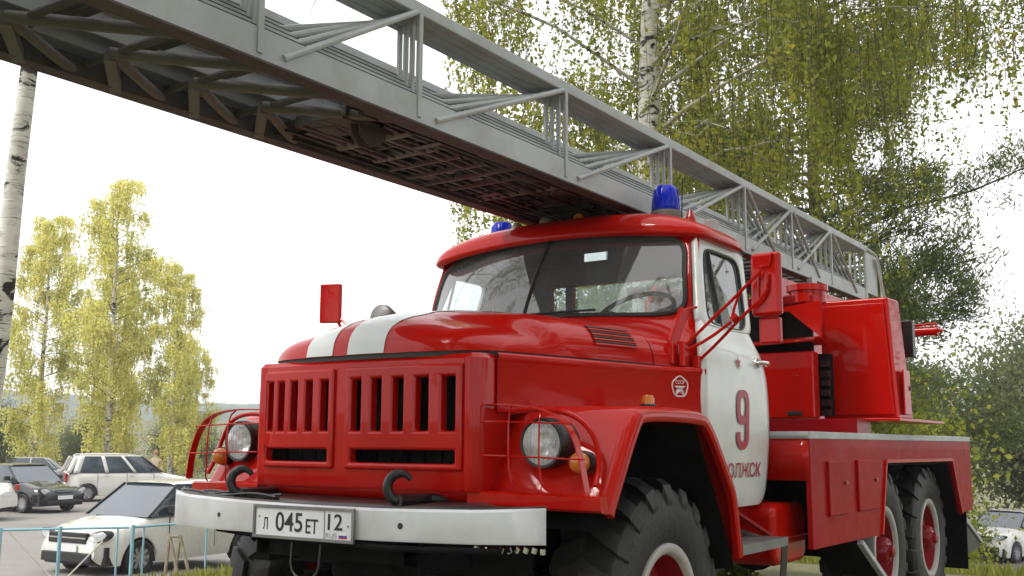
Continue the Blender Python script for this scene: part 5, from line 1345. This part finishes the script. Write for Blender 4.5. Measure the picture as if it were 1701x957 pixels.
make_car('parked_sedan', sedan, gp3(-28.2, 14.1), (1.0, .10), 'black sedan parked between the white cars, nose towards the van')
make_car('parked_van', van, gp3(-30.7, 19.6), (.42, .91), 'white station wagon with roof rails, its tailgate towards the black sedan')
make_car('parked_sedan', dict(sedan, paint='car_silver', spokes=7), gp3(-39.9, 20.9), (-.45, -.89), 'silver sedan standing behind the black sedan')
make_car('parked_sedan', dict(sedan, paint='car_white', spokes=8), gp3(-26.5, 10.35), (-.80, -.60), 'white sedan cut by the view, its tail beside the black sedan')
make_car('parked_suv', suv, gp3(-3.75, 37.2), (-.30, -.95), 'white crossover parked on the road behind the truck tail', 'parked cars')
# ------------------------------------------------------------------ blue pipe fence along the lot
FZ = .19
def fence(P0, P1, posts, label):
    f = empty('pipe_fence', (P0[0], P0[1], 0)); tag(f, label, 'fence', 'blue pipe fences')
    d = Vector((P1[0]-P0[0], P1[1]-P0[1], 0)); L_ = d.length; d.normalize()
    def at(t, z): return d*t+Vector((0, 0, z))
    for z in (FZ, FZ-.74): MB().tube([at(0, z), at(L_, z)], .015, 8).build('rail', 'fence_blue', f)
    for t, big in posts:
        r_ = .023 if big else .013
        MB().tube([at(t, (FZ+.03) if big else FZ), at(t, (-1.0 if big else FZ-.74))], r_, 8).build('post', 'fence_blue', f)
    return f, at
f1, at1 = fence((-10.45, 1.42), (-8.47, 4.12), [(.40, True), (1.88, True), (2.55, True), (3.22, False)], 'light blue pipe fence panel braced with crossed white rods')
for a, b in (((1.98, FZ-.03), (2.55, FZ-.66)), ((2.60, FZ-.66), (3.05, FZ-.16)), ((.5, FZ-.7), (1.1, FZ-.05))):
    MB().tube([at1(*a), at1(*b)], .011, 6).build('brace', 'fence_white', f1)
f2, at2 = fence((-8.44, 4.16), (-8.55, 6.6), [(0.0, True), (.17, False), (1.20, False), (2.3, True)], 'light blue pipe fence panel ending behind the truck bumper')
# small trestle of stakes
tr = empty('wooden_trestle', (-7.95, 4.35, hz(-7.95, 4.35))); tag(tr, 'small grey wooden trestle of stakes beside the blue fence', 'trestle')
for a, b in (((0, 0, 1.02), (-.10, -.02, -.05)), ((.10, .08, 1.02), (.02, .02, -.05)), ((.10, .08, 1.0), (.34, .26, -.05)), ((0, 0, 1.0), (.22, .16, -.05))):
    MB().tube([a, b], .022, 6).build('stake', 'bolt_grey', tr)
MB().tube([(0, 0, 1.0), (.12, .09, 1.0)], .018, 6).build('cross_bar', 'bolt_grey', tr)

# ------------------------------------------------------------------ person beyond the van
def person(loc, rz):
    p = empty('person', loc, rz); tag(p, 'person in a beige jacket and dark trousers walking behind the white station wagon', 'person')
    J = [(0, 0, .95), (0, 0, 1.15), (0, 0, 1.38), (0, 0, 1.50), (0, -.01, 1.60), (0, -.01, 1.72),
         (.17, 0, 1.40), (.24, .02, 1.14), (.25, -.06, .92), (-.17, 0, 1.40), (-.24, .02, 1.14), (-.25, -.06, .92),
         (.09, 0, .90), (.10, -.03, .50), (.10, .02, .09), (.10, -.13, .04), (-.09, 0, .90), (-.10, -.08, .50), (-.10, .06, .10), (-.10, -.08, .04)]
    E_ = [(0, 1), (1, 2), (2, 3), (3, 4), (4, 5), (2, 6), (6, 7), (7, 8), (2, 9), (9, 10), (10, 11), (0, 12), (12, 13), (13, 14), (14, 15), (0, 16), (16, 17), (17, 18), (18, 19)]
    rad = [.15, .14, .16, .065, .09, .09, .07, .052, .04, .07, .052, .04, .10, .065, .045, .04, .10, .065, .045, .04]
    me = bpy.data.meshes.new('body'); me.from_pydata(J, E_, []); o = bpy.data.objects.new('body', me); COL.objects.link(o); o.parent = p
    md = o.modifiers.new('Skin', 'SKIN'); sv = me.skin_vertices[0].data
    for i, q in enumerate(rad): sv[i].radius = (q, q*.8)
    sv[0].use_root = True
    md = o.modifiers.new('Sub', 'SUBSURF'); md.levels = md.render_levels = 1
    m, nt, pr = new_mat('person_cloth'); v = coords(nt); sx = nt.nodes.new('ShaderNodeSeparateXYZ'); nt.links.new(v, sx.inputs[0])
    r = ramp(nt, [(0, (.02, .02, .025)), (.5, (.45, .36, .24)), (.8, (.5, .3, .22))]); r.color_ramp.interpolation = 'CONSTANT'
    mr_ = nt.nodes.new('ShaderNodeMath'); mr_.operation = 'DIVIDE'; mr_.inputs[1].default_value = 1.9
    nt.links.new(sx.outputs['Z'], mr_.inputs[0]); nt.links.new(mr_.outputs[0], r.inputs['Fac']); nt.links.new(r.outputs['Color'], pr.inputs['Base Color']); pr.inputs['Roughness'].default_value = .85
    me.materials.append(m)
    MB().lathe([(.108, -.05), (.112, .02), (.09, .09), (.04, .125), (0, .13)], (0, .012, 1.69), 'z', 16).build('hair', 'hair', p)
person((-33.9, 23.2, hz(-33.9, 23.2)), .8)

# ------------------------------------------------------------------ thin autumn haze
hzb = MB().box((-60, 190, 11.5), (900, 900, 29)).build('haze', None, smooth=False)
hm_ = bpy.data.materials.new('haze_air'); hm_.use_nodes = True; nt = hm_.node_tree; nt.nodes.remove(nt.nodes['Principled BSDF'])
pv = nt.nodes.new('ShaderNodeVolumePrincipled'); pv.inputs['Color'].default_value = (.93, .95, .97, 1); pv.inputs['Density'].default_value = HAZE; pv.inputs['Anisotropy'].default_value = .35
nt.links.new(pv.outputs['Volume'], nt.nodes['Material Output'].inputs['Volume']); hzb.data.materials.append(hm_)
tag(hzb, 'thin pale haze in the air over the lot and the road', 'haze', kind='stuff')
